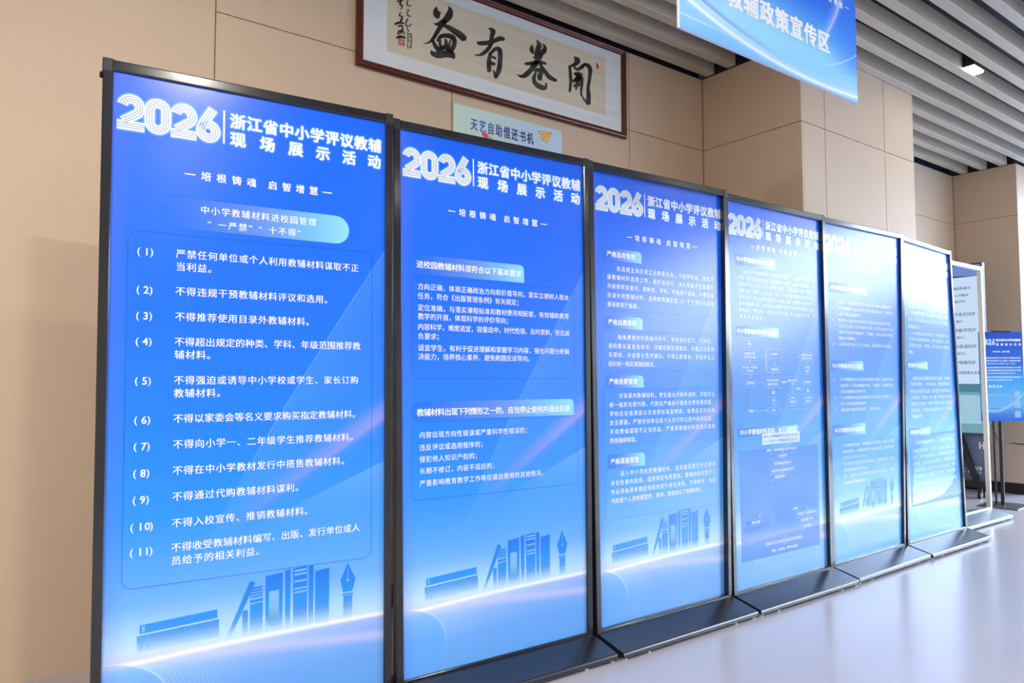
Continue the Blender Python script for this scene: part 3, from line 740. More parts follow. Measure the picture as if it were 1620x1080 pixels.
for j, s_ in enumerate(T5c):
    v = .676 - (.676 - .455) * j / 6
    rows.append((s_, -.290, v, .0215, dict(right=(.345 if j in (0, 1, 3, 5) else .02), off=.006)))
    if j in (0, 3, 5): rows.append(('（%d）' % ((0, 3, 5).index(j) + 1), -.378, v, .020, dict(pitch=.021, off=.006)))
body(4, rows); books(po5, pm)
# --- stand 6
pm, po6 = stands[5][1], stands[5][2]
tb = TabGroup(); tab(tb, pm, -.385, 1.660, -.025, 1.720, .015); tab(tb, pm, -.380, 1.140, -.038, 1.195, .015); tab(tb, pm, -.375, .690, -.040, .742, .015); tb.build('heading_tab', M_TAB, po6, fix=False)
body(5, [('教辅材料管理职责', -.370, 1.690, .034, dict(right=-.050, off=.016)), ('教辅材料监督检查', -.362, 1.168, .034, dict(right=-.060, off=.016)), ('教辅材料违规处理', -.355, .716, .034, dict(right=-.055, off=.016))], 'heading_lettering')
T6 = [('教育行政部门负责中小学教辅材料进校园管理工', -.290, 1.618), ('作的指导监督，建立健全管理工作制度机制，', -.340, 1.570), ('各级教育行政部门应当会同新闻出版部门加强', -.292, 1.527), ('对中小学教辅材料编写出版发行选用的管理和', -.344, 1.480), ('统筹协调工作。', -.346, 1.430),
      ('中小学校应当成立选用小组，严格按照程序从评', -.300, 1.388), ('议目录中选用教辅材料，坚持自愿原则，不得', -.347, 1.347), ('强制学生购买，不得统一征订目录以外的教辅', -.345, 1.305), ('材料。', -.346, 1.258),
      ('各地应当建立教辅材料监督检查机制，定期组织', -.296, 1.080), ('开展专项检查，公布举报电话，畅通监督渠道，', -.336, 1.040), ('接受社会和家长监督。对检查发现的问题应当', -.340, .992), ('及时整改。学校应一科一辅，不得向学生推荐', -.332, .948), ('目录以外的材料，教师不得指定或者变相指定', -.332, .907), ('学生购买，不得通过家长委员会等方式违规征', -.328, .862), ('订教辅材料。', -.326, .821),
      ('对违反规定的单位和个人，依规依纪严肃处理，', -.268, .644), ('造成恶劣影响的，应当依法依规追究责任人的', -.324, .589), ('责任，并给予通报批评。对违规单位取消其评', -.327, .548), ('优资格，出版单位违反规定的，其教辅材料退', -.318, .502), ('出评议目录，并在三年内不得参加评议，发行', -.315, .460), ('单位违规的由主管部门依法处理，构成犯罪的', -.317, .418), ('移送司法机关处理。以上规定自发布之日起施', -.320, .365), ('行，由教育厅负责解释说明。', -.323, .316)]
body(5, [(s_, u, v, .0275, dict(right=(.36 if len(s_) > 15 else u + len(s_) * .031), off=.010)) for s_, u, v in T6])
ve = MB(); quad(ve, pm, -.368, .220, .402, .70, .0004); ve.build('text_panel', M_VEIL, po6, fix=False)
# --- empty glazed frame at the end
make_stand(6, 'empty see-through silver display frame on a grey base beyond the poster row', None, glass=True)

# ------------------------------------------------------------------ things behind the glazed frame
XD = 7.95
root = empty('information_display', (XD, 3.2, 0), label='tall pale touch screen on a black wheeled base, seen through the empty display frame', cat='display')
q = MB(); q.box(XD, XD + .07, 2.975, 3.42, .60, 2.30, ch=.006, axis=2); q.build('screen_housing', newmat('display_housing', (.05, .07, .10), .4)[0], root)
def emit(name, col, st):
    mt, nt, b = newmat(name, (0, 0, 0), .25); b.inputs['Emission Color'].default_value = (*col, 1); b.inputs['Emission Strength'].default_value = st; return mt
dm = lambda u, v, d=0.: (XD - .002 + d, 3.42 - u, v)     # u runs from the wall outwards
q = MB(); poly(q, dm, [(.0, 2.2), (.0, 2.285), (.43, 2.285), (.43, 2.17)], .001); scr = q.build('screen_header', emit('screen_violet', srgb(110, 140, 215), .9), root, fix=False)
q = MB(); quad(q, dm, .0, 1.11, .43, 2.17, .002); scr = q.build('screen_page', emit('screen_pale', srgb(196, 218, 246), 1.), root, fix=False)
q = MB(); quad(q, dm, .0, 1.03, .43, 1.11, .002); q.build('screen_banner', emit('screen_teal_dark', srgb(75, 130, 150), .9), root, fix=False)
q = MB(); quad(q, dm, .0, .63, .43, 1.03, .002); sl = q.build('screen_lower', emit('screen_teal', srgb(112, 165, 185), .9), root, fix=False)
q = MB(); quad(q, dm, .12, .72, .40, 1.0, .003); q.build('screen_card', emit('screen_light_card', srgb(160, 205, 228), .9), sl, fix=False)
tx = MB()
for j, (v, s_, u, sz) in enumerate([(2.06, '教辅材料展示', .14, .034), (1.99, '中小学教材', .17, .030), (1.93, '展区导览', .19, .026), (1.80, '小学语文同步', .14, .040), (1.73, '展位一', .20, .028), (1.64, '小学数学同步', .14, .040), (1.57, '展位二', .20, .028), (1.48, '初中英语同步', .14, .040), (1.41, '展位三', .20, .028), (1.32, '高中物理同步', .14, .038), (1.22, '更多内容请点击查看', .14, .034)]):
    put(tx, dm, s_, u, v, sz, pitch=sz, off=.02, lift=.004)
tx.build('screen_lettering', newmat('screen_ink', srgb(140, 160, 190), .5)[0], scr, fix=False)
q = MB(); q.box(XD + .03, XD + .06, 2.98, 3.40, .17, .60, ch=.004, axis=2); lowp = q.build('lower_panel', newmat('slate_panel', srgb(96, 118, 150), .3)[0], root)
hm = lambda u, v, d=0.: (XD + .028 + d, 3.40 - u, v)
q = MB(); U = .335
for a, b, c, d in ((U, .475, U + .016, .545), (U + .034, .475, U + .05, .545), (U + .012, .500, U + .038, .516)): quad(q, hm, a, b, c, d, .002)
q.build('logo', newmat('white_logo', (.85, .88, .92), .4)[0], lowp, fix=False)
q = MB(); put(q, hm, '2015-12019', .11, .285, .055, right=.36, off=.04, lift=.010); put(q, hm, '中小学教育装备', .12, .245, .022, right=.36, off=.02, lift=.010); q.build('panel_lettering', newmat('white_letter', (.85, .88, .92), .4)[0], lowp, fix=False)
M_BLK = newmat('black_metal', (.012, .013, .016), .4)[0]
q = MB(); q.prism([(3.20, .60), (3.26, .60), (3.09, .12), (3.05, .12)], 0, XD - .02, XD + .02); q.build('leg', M_BLK, root)
q = MB(); q.box(XD - .03, XD + .09, 2.99, 3.40, .10, .16, ch=.006, axis=1); q.build('base_beam', M_BLK, root)
for y in (3.05, 3.34):
    for x in (XD - .02, XD + .08):
        q = MB(); q.tube([(x, y - .014, .035), (x, y + .014, .035)], .035, 18); wl = q.build('caster', M_BLK, root)
        q = MB(); q.box(x - .012, x + .012, y - .02, y + .02, .06, .10, ch=.003); q.build('caster_fork', M_BLK, wl)
q = MB(); prof = [(3.40, .22), (3.40, .62), (3.28, .66)] + [(3.20 + .05 * math.cos(math.radians(a)), .44 + .20 * math.sin(math.radians(a))) for a in range(80, -81, -16)] + [(3.26, .22)]
q = MB(); q.prism([(3.40, .20), (3.40, .66), (3.24, .655), (3.20, .60), (3.185, .48), (3.19, .34), (3.21, .22)], 0, XD - .10, XD - .03); q.build('side_cover', newmat('white_shell', (.82, .83, .85), .35)[0], root)

# cable drooping along the side wall
q = MB(); q.tube([(8.035, 2.965, .70), (8.10, 2.96, .62), (8.25, 3.0, .555), (8.40, 2.96, .525), (8.50, 2.90, .505), (8.50, 2.80, .51), (8.62, 2.80, .56), (8.9, 2.80, .60)], .006, 8)
q.build('power_cable', M_BLK, smooth=True, label='thin black cable looping from the wheeled touch screen along the brown wall', cat='cable', at=(8.3, 3.0, .5))

# notice board on a pole behind the row
dirb = Vector((.790, -.613, 0)).normalized(); nb = Vector((dirb.y, -dirb.x, 0))   # nb faces the camera
ctr = Vector((7.642, 2.722, 0))
def em(u, v, d=0.): p = ctr + dirb * u - nb * d; return (p.x, p.y, v)
if (Vector((0, 0, 0)) - ctr).dot(nb) < 0: nb = -nb
root = empty('poster_easel', (ctr.x, ctr.y, 0), label='small blue notice board on thin dark poles beside the empty silver display frame', cat='notice board')
q = MB(); q.box(-.200, .190, 0, .012, .772, 1.590, ch=.001, axis=2, mp=lambda x, y, z: em(x, z, y)); bd = q.build('board', newmat('board_core', (.08, .25, .6), .5)[0], root)
q = MB(); sc1 = .390 / .868
vs = []; uv = []
for j in range(17):
    for k in range(3):
        u = -.199 + .388 * k / 2; v = .774 + .815 * j / 16; vs.append(em(u, v, -.0008)); uv.append(((u + .005) / .45, .15 + 1.75 * ((v - .774) / .815) ** 1.2))
q.add(vs, [(j * 3 + k, j * 3 + k + 1, (j + 1) * 3 + k + 1, (j + 1) * 3 + k) for j in range(16) for k in range(2)], uv)
def easelcol():
    u, v = uvs(); c = ramp(v / 2.0, [(.08, srgb(40, 105, 215)), (.20, srgb(110, 185, 240)), (.42, srgb(60, 165, 236)), (.6, srgb(22, 110, 220)), (.95, srgb(16, 78, 205))])
    d = v - (.30 + u * .3 + u * u * .8); return mixc(gauss(d, .02) * .5, c, srgb(200, 230, 250))
face = q.build('printed_face', print_mat('notice_art', colf=easelcol), bd, fix=False)
ep = lambda u, v, d=0.: em(u, v, d - .0012)
q = MB(); t = .017
for d_, x, w_, y0 in (('2', -.190, .034, 0), ('0', -.156, .034, 0), ('2', -.122, .034, 0), ('6', -.088, .033, 0)):
    for p in digit_paths(d_, x, w_, 1.468, .058, t): ribbon(q, ep, p, t, .0005)
q.build('year_emblem', newmat('emblem_pale', srgb(185, 222, 245), .4)[0], bd, fix=False)
q = MB()
put(q, ep, '浙江省中小学评议教辅', -.047, 1.514, .0245, pitch=.0222, off=.05, lift=.0005)
for i, c in enumerate('现场展示活动'): put(q, ep, c, -.047 + i * .0405, 1.474, .0235, pitch=.0235, off=.05, lift=.0005)
put(q, ep, '培根铸魂 启智增慧', -.085, 1.408, .016, right=.075, off=.03, lift=.0005)
v = 1.35
for n_, s_ in ((3, '为贯彻落实教育部等部门关于加强中小学教辅材料管理'), (3, '请各单位扫码查看教辅材料评议目录及有关文件通知'), (2, '展示期间欢迎学校教师和家长到现场参观评议教辅材料')):
    for j in range(n_): put(q, ep, s_ if j < n_ - 1 else s_[:15], -.180, v, .0145, right=(.172 if j < n_ - 1 else .03 + .03 * n_), off=.03, lift=.0005); v -= .026
    v -= .010
put(q, ep, '相关文件', -.13, 1.088, .026, right=-.0, off=.05, lift=.0005)
put(q, ep, '教辅管理政策文件 评议目录', -.180, 1.01, .013, right=.08, lift=.0005); put(q, ep, '教辅材料公告 选用办法', -.180, .90, .013, right=.05, lift=.0005)
q.build('notice_lettering', M_WHITE, bd, fix=False)
q = MB()
MSQ = newmat('pale_square', srgb(150, 190, 225), .5)[0]
for v0 in (.985, .895, .805): q = MB(); q.add([ep(a, b, -.0004) for a, b in ((.100, v0), (.155, v0), (.155, v0 + .06), (.100, v0 + .06))], [(0, 1, 2, 3)], [(0, 0)] * 4); q.build('pale_square', MSQ, bd, fix=False)
q = MB(); q.box(-.075, .085, -.004, .016, 1.585, 1.600, ch=.002, axis=0, mp=lambda x, y, z: em(x, z, y)); q.build('top_clip', M_BLK, root)
for u, r_ in ((-.012, .016), (-.072, .009)):
    q = MB(); p = em(u, 0, .035); q.tube([(p[0], p[1], .0), (p[0], p[1], 1.52)], r_, 12); q.build('pole', M_BLK, root)
q = MB(); hx, hy = .20, .16
q.box(-hx, hx, -hy + .03, hy + .03, 0, .008, ch=.002, axis=0, mp=lambda x, y, z: (ctr.x + .0 + math.cos(.1) * x - math.sin(.1) * y, ctr.y + math.sin(.1) * x + math.cos(.1) * y, z)); q.build('base_plate', newmat('grey_steel', (.07, .075, .08), .35, .5)[0], root)

# ------------------------------------------------------------------ framed calligraphy on the back wall
X0, X1, Z0_, Z1 = 1.545, 3.480, 2.751, 3.352
root = empty('framed_calligraphy', ((X0 + X1) / 2, YW, Z0_), label='large framed black brush calligraphy of four characters in a dark red wooden frame', cat='picture')
M_WOOD, nt, b = newmat('red_brown_frame', (.10, .018, .010), .25)
n1 = noise(1.0, 3, stretch=(6, 60, 60)); nt.links.new(mixc(n1, (.055, .010, .006), (.16, .030, .016)).s, b.inputs['Base Color'])
fw = .040
def mould(p0, p1, inn):
    """rail with a rounded profile, mitred ends; inn = inward normal (x,z)"""
    prof = [(0, 0), (0, .020), (.006, .028), (.014, .030), (.020, .026), (.027, .025), (.034, .020), (fw, .012), (fw, 0)]
    dx, dz = p1[0] - p0[0], p1[1] - p0[1]; l = math.hypot(dx, dz); dx /= l; dz /= l; vs = []
    for (c, dd, e) in ((p0, 1, 0), (p1, -1, 1)):
        for (a, h_) in prof: vs.append((c[0] + inn[0] * a + dx * dd * a, YW - .001 - h_, c[1] + inn[1] * a + dz * dd * a))
    n = len(prof); return vs, [(j, (j + 1) % n, n + (j + 1) % n, n + j) for j in range(n)] + [tuple(range(n)), tuple(range(n, 2 * n))]
for p0, p1, inn in (((X0, Z0_), (X1, Z0_), (0, 1)), ((X0, Z1), (X1, Z1), (0, -1)), ((X0, Z0_), (X0, Z1), (1, 0)), ((X1, Z0_), (X1, Z1), (-1, 0))):
    q = MB(); q.add(*mould(p0, p1, inn)); q.build('frame_rail', M_WOOD, root)
wm_ = lambda x, z, d=0.: (x, YW - .011 + d, z)
q = MB(); quad(q, wm_, X0 + fw - .003, Z0_ + fw - .003, X1 - fw + .003, Z1 - fw + .003, 0)
mtm, nt, b = newmat('pale_silk_mount', (.70, .74, .78), .55); n1 = noise(1.0, 3, stretch=(2, 2, 140)); nt.links.new(mixc(n1, (.84, .87, .90), (.90, .92, .94)).s, b.inputs['Base Color'])
mount = q.build('mount', mtm, root, fix=False)
mtp, nt, b = newmat('cream_paper', (.68, .60, .46), .6); n1 = noise(1.0, 3, stretch=(3, 3, 90)); nt.links.new(mixc(n1, (.76, .655, .49), (.86, .76, .60)).s, b.inputs['Base Color'])
q = MB(); quad(q, wm_, 1.719, 2.871, 3.296, 3.252, .0006); q.build('paper', mtp, mount, fix=False)
CAL = json.loads('[[2020,3203,2014,3200,2023,3200,2009,3194,2024,3193,2003,3186,2025,3188,1998,3176,2027,3185,1996,3165,2032,3183,1995,3155,2037,3179,1997,3148,2041,3173,2001,3143,2041,3166,2008,3139,2040,3157,2015,3135,2038,3149,2029,3135],[2025,3155,2034,3156,2024,3162,2039,3164,2032,3169,2045,3173,2040,3176,2050,3181,2047,3183,2050,3183],[2095,3230,2093,3227,2098,3230,2093,3218,2106,3227,2092,3209,2114,3223,2090,3203,2121,3216,2086,3196,2125,3205,2082,3189,2125,3193,2078,3182,2122,3179,2074,3175,2116,3165,2070,3166,2106,3152,2064,3157,2094,3139,2056,3146,2081,3126,2046,3136,2066,3114,2037,3127,2051,3104,2029,3119,2037,3098,2021,3113,2024,3095,2015,3108,2013,3094,2011,3106,2006,3096,2008,3106,2002,3099,2003,3107,2000,3102,2000,3105],[2082,3147,2062,3143,2086,3131,2052,3130,2076,3118,2041,3116,2066,3106,2031,3102,2057,3093,2023,3087,2048,3080,2015,3072,2040,3066,2008,3058,2031,3052,2000,3043,2022,3038,1993,3029,2013,3023,1986,3017,2004,3009,1980,3007,1994,2999,1974,2998,1984,2990,1968,2991,1973,2982,1959,2984,1961,2977,1948,2978,1949,2973,1936,2972,1937,2969,1936,2970],[2051,3107,2053,3102,2055,3112,2063,3100,2067,3116,2073,3098,2080,3120,2083,3095,2096,3123,2096,3091,2113,3121,2110,3086,2130,3118,2125,3080,2146,3115,2139,3075,2162,3112,2152,3070,2177,3109,2162,3065,2191,3104,2170,3062,2202,3099,2177,3058,2209,3094,2185,3054,2216,3089,2211,3065],[1999,3026,1994,3022,2004,3024,1992,3012,2005,3016,1990,3003,2006,3008,1990,2992,2008,3001,1993,2982,2013,2996,1998,2973,2019,2990,2004,2965,2026,2985,2011,2958,2033,2981,2018,2952,2041,2977,2026,2946,2049,2972,2045,2954],[2022,3005,2034,3009,2017,3013,2041,3019,2022,3023,2047,3028,2027,3035,2052,3033,2037,3048,2059,3037,2050,3058,2068,3041,2065,3065,2079,3044,2080,3070,2091,3045,2096,3074,2103,3046,2114,3076,2110,3044,2130,3075,2114,3043,2142,3067,2117,3039,2147,3057,2119,3034,2150,3045,2119,3026,2150,3032,2117,3017,2147,3018,2114,3008,2142,3004,2108,3001,2135,2991,2100,2992,2126,2979,2091,2983,2119,2968,2096,2965],[2046,3025,2038,3021,2051,3020,2034,3014,2050,3013,2031,3005,2049,3008,2030,2995,2049,3004,2034,2985,2052,2998,2039,2976,2058,2990,2045,2968,2065,2982,2058,2970],[2073,3039,2068,3032,2081,3039,2069,3024,2086,3033,2070,3016,2091,3026,2069,3012,2092,3014,2066,3005,2088,3002,2061,2996,2080,2990,2056,2988,2073,2981,2052,2982,2068,2973,2047,2977,2062,2967,2042,2972,2057,2962,2044,2961],[2108,3043,2103,3040,2112,3041,2100,3031,2111,3032,2097,3022,2111,3023,2093,3012,2109,3012,2086,3002,2106,3000,2078,2990,2103,2987,2070,2979,2100,2974,2080,2966],[1983,2947,1979,2940,1990,2947,1979,2934,1995,2945,1980,2926,1999,2944,1987,2919,2003,2946,1998,2915,2011,2947,2012,2913,2020,2949,2030,2914,2030,2952,2049,2920,2042,2957,2068,2928,2060,2965,2082,2934,2078,2973,2092,2935,2095,2978,2100,2936,2111,2982,2103,2937,2128,2980,2105,2939,2139,2970,2113,2939,2140,2958,2122,2936,2140,2949,2134,2938],[2365,3182,2366,3177,2370,3186,2375,3172,2383,3190,2381,3167,2399,3193,2379,3166,2415,3186,2379,3162,2416,3169,2377,3151,2409,3153,2374,3137,2404,3140,2372,3126,2401,3129,2370,3115,2398,3118,2368,3105,2395,3107,2379,3098],[2283,3080,2282,3075,2288,3083,2286,3070,2296,3084,2292,3064,2300,3086,2306,3064,2308,3089,2329,3070,2327,3096,2357,3080,2353,3105,2385,3093,2377,3115,2411,3107,2399,3128,2435,3122,2421,3144,2451,3131,2443,3157,2457,3134,2462,3162,2462,3135,2473,3160,2471,3136,2481,3157,2484,3146],[2399,3121,2382,3115,2406,3111,2374,3098,2398,3095,2365,3083,2390,3078,2357,3069,2380,3062,2347,3057,2369,3047,2337,3047,2357,3034,2328,3037,2345,3022,2319,3028,2333,3013,2311,3020,2320,3006,2303,3013,2306,3001,2292,3008,2293,2997,2280,3004,2279,2996,2267,2999,2267,2995,2265,2996],[2380,3044,2369,3037,2389,3039,2362,3017,2387,3020,2356,2997,2386,3002,2352,2977,2385,2985,2352,2959,2385,2968,2354,2942,2386,2952,2356,2925,2386,2934,2372,2921],[2366,3022,2378,3023,2364,3031,2394,3039,2378,3048,2409,3055,2392,3066,2420,3064,2408,3081,2427,3067,2425,3091,2429,3066,2444,3094,2429,3065,2460,3086,2431,3056,2466,3070,2432,3040,2467,3049,2432,3020,2467,3028,2430,2999,2465,3006,2427,2976,2463,2981,2423,2955,2458,2957,2417,2939,2449,2936,2411,2923,2438,2918,2403,2906,2427,2902,2411,2896],[2383,3022,2384,3013,2391,3028,2393,3012,2401,3027,2402,3010,2410,3027,2411,3008,2420,3026,2422,3016],[2371,2978,2378,2966,2385,2992,2388,2968,2394,2992,2399,2970,2404,2991,2409,2973,2413,2990,2418,2982],[2399,2944,2395,2937,2407,2944,2398,2927,2413,2935,2402,2917,2419,2926,2406,2906,2425,2917,2418,2907],[2719,3213,2718,3210,2722,3214,2722,3200,2736,3212,2724,3190,2750,3208,2723,3183,2761,3198,2720,3177,2761,3181,2715,3166,2755,3166,2710,3152,2750,3153,2707,3139,2746,3140,2704,3126,2740,3128,2700,3113,2735,3115,2714,3103],[2688,3174,2681,3170,2692,3171,2675,3161,2694,3163,2668,3151,2697,3156,2666,3139,2699,3151,2670,3129,2700,3146,2677,3123,2702,3139,2683,3117,2704,3130,2697,3119],[2770,3206,2768,3202,2775,3207,2771,3193,2785,3203,2774,3184,2796,3198,2772,3178,2803,3187,2768,3173,2802,3172,2761,3165,2796,3156,2754,3156,2784,3141,2744,3145,2766,3126,2730,3131,2747,3114,2715,3116,2728,3103,2714,3104],[2692,3093,2700,3090,2696,3102,2713,3094,2708,3110,2727,3098,2721,3118,2739,3102,2733,3124,2748,3106,2744,3128,2756,3111,2753,3129,2765,3116,2763,3131,2770,3126],[2626,3041,2634,3035,2633,3051,2648,3037,2647,3056,2662,3040,2660,3061,2679,3044,2676,3068,2703,3052,2699,3076,2728,3061,2726,3086,2750,3069,2751,3093,2765,3072,2770,3095,2778,3075,2784,3094,2792,3078,2797,3092,2800,3085],[2758,3135,2732,3126,2769,3119,2720,3108,2758,3100,2708,3089,2746,3081,2696,3072,2734,3062,2685,3055,2721,3044,2674,3039,2707,3027,2663,3023,2692,3010,2649,3008,2678,2993,2635,2993,2662,2976,2624,2983,2645,2962,2616,2976,2628,2953,2609,2970,2612,2949,2601,2965,2598,2948,2592,2963,2586,2951,2582,2963,2577,2956,2571,2963,2569,2960,2569,2962],[2746,3069,2741,3057,2760,3072,2752,3045,2773,3062,2763,3034,2786,3053,2774,3023,2799,3044,2785,3012,2812,3035,2797,3002,2824,3027,2812,2993,2835,3022,2831,2989,2848,3017,2851,2989,2864,3014,2869,2988,2881,3011,2884,2998],[2698,3013,2708,3010,2702,3024,2720,3013,2711,3031,2729,3016,2723,3040,2732,3015,2739,3045,2735,3015,2755,3044,2740,3014,2766,3037,2741,3014,2774,3025,2739,3014,2771,3010,2731,3005,2766,2999,2724,2991,2765,2995,2726,2978,2764,2994,2732,2971,2764,2989,2738,2967,2765,2981,2755,2967],[2717,3014,2707,3010,2723,3008,2699,2997,2718,2995,2690,2983,2715,2982,2684,2967,2714,2973,2685,2952,2716,2965,2690,2938,2721,2957,2700,2926,2727,2952,2715,2918,2737,2949,2733,2913,2752,2947,2749,2911,2765,2946,2764,2911,2775,2944,2782,2915,2781,2942,2800,2927,2780,2938,2805,2943,2782,2940,2803,2955,2786,2951,2801,2966,2790,2964,2796,2968],[3022,3190,3021,3185,3028,3193,3025,3177,3041,3195,3028,3169,3055,3197,3028,3163,3067,3194,3029,3161,3075,3187,3031,3162,3078,3174,3034,3166,3069,3156,3031,3162,3054,3144,3021,3152,3037,3134,3010,3141,3022,3127,2999,3132,3010,3120,2990,3125,2998,3114,2979,3117,2987,3107,2978,3109],[2986,3127,2975,3116,2999,3124,2976,3103,3001,3112,2978,3090,3003,3099,2979,3075,3005,3084,2980,3057,3007,3065,2982,3037,3009,3045,2982,3017,3009,3023,2981,2997,3006,3002,2979,2977,3002,2980,2977,2956,2997,2959,2986,2951],[3023,3140,3019,3135,3029,3139,3019,3128,3033,3134,3019,3120,3037,3129,3022,3112,3041,3127,3030,3107,3046,3125,3041,3104,3050,3124,3058,3106,3053,3125,3075,3115,3061,3131,3092,3128,3074,3142,3106,3139,3085,3152,3114,3150,3092,3157,3118,3159,3098,3163,3121,3167,3105,3170,3117,3174],[3080,3142,3092,3140,3083,3153,3106,3147,3096,3162,3118,3153,3112,3172,3124,3154,3132,3179,3131,3151,3151,3178,3138,3146,3169,3170,3143,3139,3180,3155,3145,3125,3181,3134,3144,3104,3176,3110,3142,3082,3171,3087,3138,3061,3166,3064,3132,3038,3160,3042,3128,3017,3157,3023,3127,2998,3159,3008,3128,2983,3163,2993,3128,2967,3166,2977,3126,2950,3166,2957,3123,2930,3165,2938,3120,2911,3164,2918,3140,2903],[3087,2961,3084,2957,3092,2961,3089,2947,3099,2953,3094,2936,3107,2944,3102,2927,3115,2938,3112,2920,3124,2935,3124,2916,3136,2934,3134,2911,3149,2932,3150,2920],[3018,3082,3025,3072,3030,3093,3044,3072,3050,3097,3064,3073,3070,3100,3083,3074,3091,3103,3100,3090],[3004,3022,3018,3021,3005,3034,3034,3031,3019,3045,3050,3040,3033,3058,3063,3048,3047,3068,3071,3053,3058,3074,3077,3057,3066,3078,3084,3061,3074,3081,3089,3077],[3013,2998,3023,2993,3019,3010,3048,3002,3044,3020,3073,3011,3069,3030,3098,3020,3094,3039,3105,3033],[3055,3104,3039,3091,3072,3100,3037,3075,3075,3085,3035,3059,3078,3070,3033,3043,3076,3051,3033,3024,3068,3028,3032,3003,3057,3005,3031,2981,3045,2982,3037,2977],[3091,3082,3077,3071,3104,3077,3076,3053,3103,3059,3074,3035,3102,3041,3073,3016,3100,3021,3073,2995,3096,2999,3074,2972,3092,2976,3076,2950,3088,2953,3082,2948],[1797,3189,1793,3185,1802,3189,1794,3179,1803,3184,1794,3174,1805,3179,1794,3170,1806,3172,1792,3163,1803,3163,1788,3154,1800,3154,1787,3144,1799,3150,1794,3139,1801,3149,1801,3137,1807,3147,1804,3137,1812,3141,1803,3134,1810,3133,1799,3127,1805,3125,1795,3120,1800,3118,1797,3117],[1771,3155,1775,3152,1774,3160,1786,3156,1785,3164,1796,3160,1796,3168,1807,3164,1806,3173,1810,3170],[1799,3104,1796,3103,1800,3102,1791,3096,1797,3094,1786,3088,1794,3087,1785,3079,1793,3085,1793,3077,1795,3086,1801,3078,1804,3087,1803,3078,1812,3084,1801,3074,1812,3074,1796,3065,1808,3064,1791,3056,1806,3054,1796,3050],[1759,3026,1767,3023,1761,3034,1775,3029,1770,3039,1783,3034,1779,3045,1790,3038,1789,3050,1797,3040,1799,3052,1806,3041,1808,3052,1814,3042,1817,3053,1819,3048],[1780,3021,1786,3018,1783,3029,1793,3022,1790,3032,1799,3025,1798,3036,1800,3026,1808,3037,1802,3023,1813,3029,1804,3017,1814,3020,1804,3012,1812,3010,1800,3009,1804,3003,1792,3005,1795,2998,1783,2999,1791,2994,1780,2990,1791,2992,1779,2983,1791,2987,1779,2977,1791,2981,1785,2975],[1814,3015,1809,3013,1816,3012,1804,3005,1812,3003,1799,2997,1808,2994,1794,2989,1804,2986,1797,2983],[1768,2955,1775,2952,1771,2963,1783,2956,1780,2968,1792,2960,1789,2974,1799,2963,1799,2978,1806,2964,1810,2979,1815,2965,1819,2977,1824,2965,1827,2976,1829,2971],[1787,2997,1789,2994,1790,3001,1799,2996,1800,3003,1809,2998,1811,3005,1815,2998,1820,3004,1816,2996,1823,2999,1816,2990,1823,2991,1815,2984,1822,2985,1818,2982],[1839,3198,1836,3194,1843,3198,1836,3190,1844,3194,1837,3187,1844,3189,1837,3183,1844,3184,1835,3177,1842,3177,1833,3170,1840,3171,1831,3164,1839,3165,1831,3157,1839,3160,1833,3151,1840,3156,1838,3148,1842,3154,1846,3149,1845,3155,1853,3153,1852,3159,1860,3156,1859,3162,1862,3161],[1833,3128,1835,3126,1835,3131,1839,3127,1840,3132,1843,3127,1845,3133,1842,3128,1849,3130,1840,3124,1846,3123,1835,3116,1841,3115,1832,3108,1839,3110,1833,3101,1840,3106,1837,3096,1844,3102,1843,3093,1847,3101,1849,3094,1850,3101,1855,3096,1854,3102,1860,3099,1860,3104,1862,3102],[1841,3085,1837,3083,1844,3082,1833,3076,1841,3075,1830,3068,1838,3067,1827,3061,1835,3060,1824,3053,1832,3053,1821,3045,1829,3047,1824,3038,1829,3044,1834,3037,1835,3044,1846,3040,1846,3046,1856,3043,1854,3049,1861,3050,1855,3051,1862,3056,1856,3055,1862,3061,1857,3060,1860,3062],[1841,3044,1838,3042,1843,3042,1836,3035,1841,3035,1833,3028,1839,3029,1833,3022,1839,3025,1837,3018,1841,3024,1842,3017,1846,3023,1843,3017,1849,3019,1842,3014,1847,3013,1838,3008,1842,3006,1834,3002,1838,3001,1835,3000],[1841,3001,1838,2998,1844,3000,1839,2986,1844,2988,1839,2974,1845,2975,1839,2960,1845,2962,1839,2946,1844,2948,1838,2931,1843,2932,1837,2916,1841,2917,1839,2916],[1841,2995,1844,2994,1842,2998,1850,2997,1848,3002,1855,3000,1855,3007,1856,3000,1863,3005,1858,2993,1866,2996,1860,2980,1866,2982,1860,2966,1866,2968,1859,2951,1865,2952,1857,2934,1864,2936,1855,2925,1862,2924,1858,2926,1853,2921,1854,2930,1850,2927,1850,2934,1847,2932,1848,2934],[1844,2979,1846,2978,1845,2981,1850,2979,1850,2983,1855,2981,1854,2985,1859,2983,1858,2987,1860,2986],[1844,2962,1846,2961,1845,2964,1850,2962,1849,2966,1854,2964,1853,2968,1858,2966,1857,2969,1859,2968]]')
q = MB()
for pts in CAL:
    P = [(pts[i] / 1000, pts[i + 1] / 1000) for i in range(0, len(pts), 2)] if not isinstance(pts[0], list) else [(a / 1000, b_ / 1000) for a, b_ in pts]
    P = [(a, min(b_, 3.248)) for a, b_ in P]
    n = (len(P) - 2) // 2
    fs = [(0, 1, 2)] + [(1 + 2 * k, 3 + 2 * k, 4 + 2 * k, 2 + 2 * k) for k in range(n - 1)] + [(2 * n - 1, 2 * n + 1, 2 * n)]
    q.add([wm_(a, b_, -.0012) for a, b_ in P], fs)
q.build('brush_strokes', newmat('black_ink', (.012, .012, .012), .5)[0], mount, fix=False)
M_SEAL = newmat('seal_red', srgb(222, 84, 62), .6)[0]
q = MB(); quad(q, wm_, 1.784, 2.924, 1.822, 2.958, .0012)
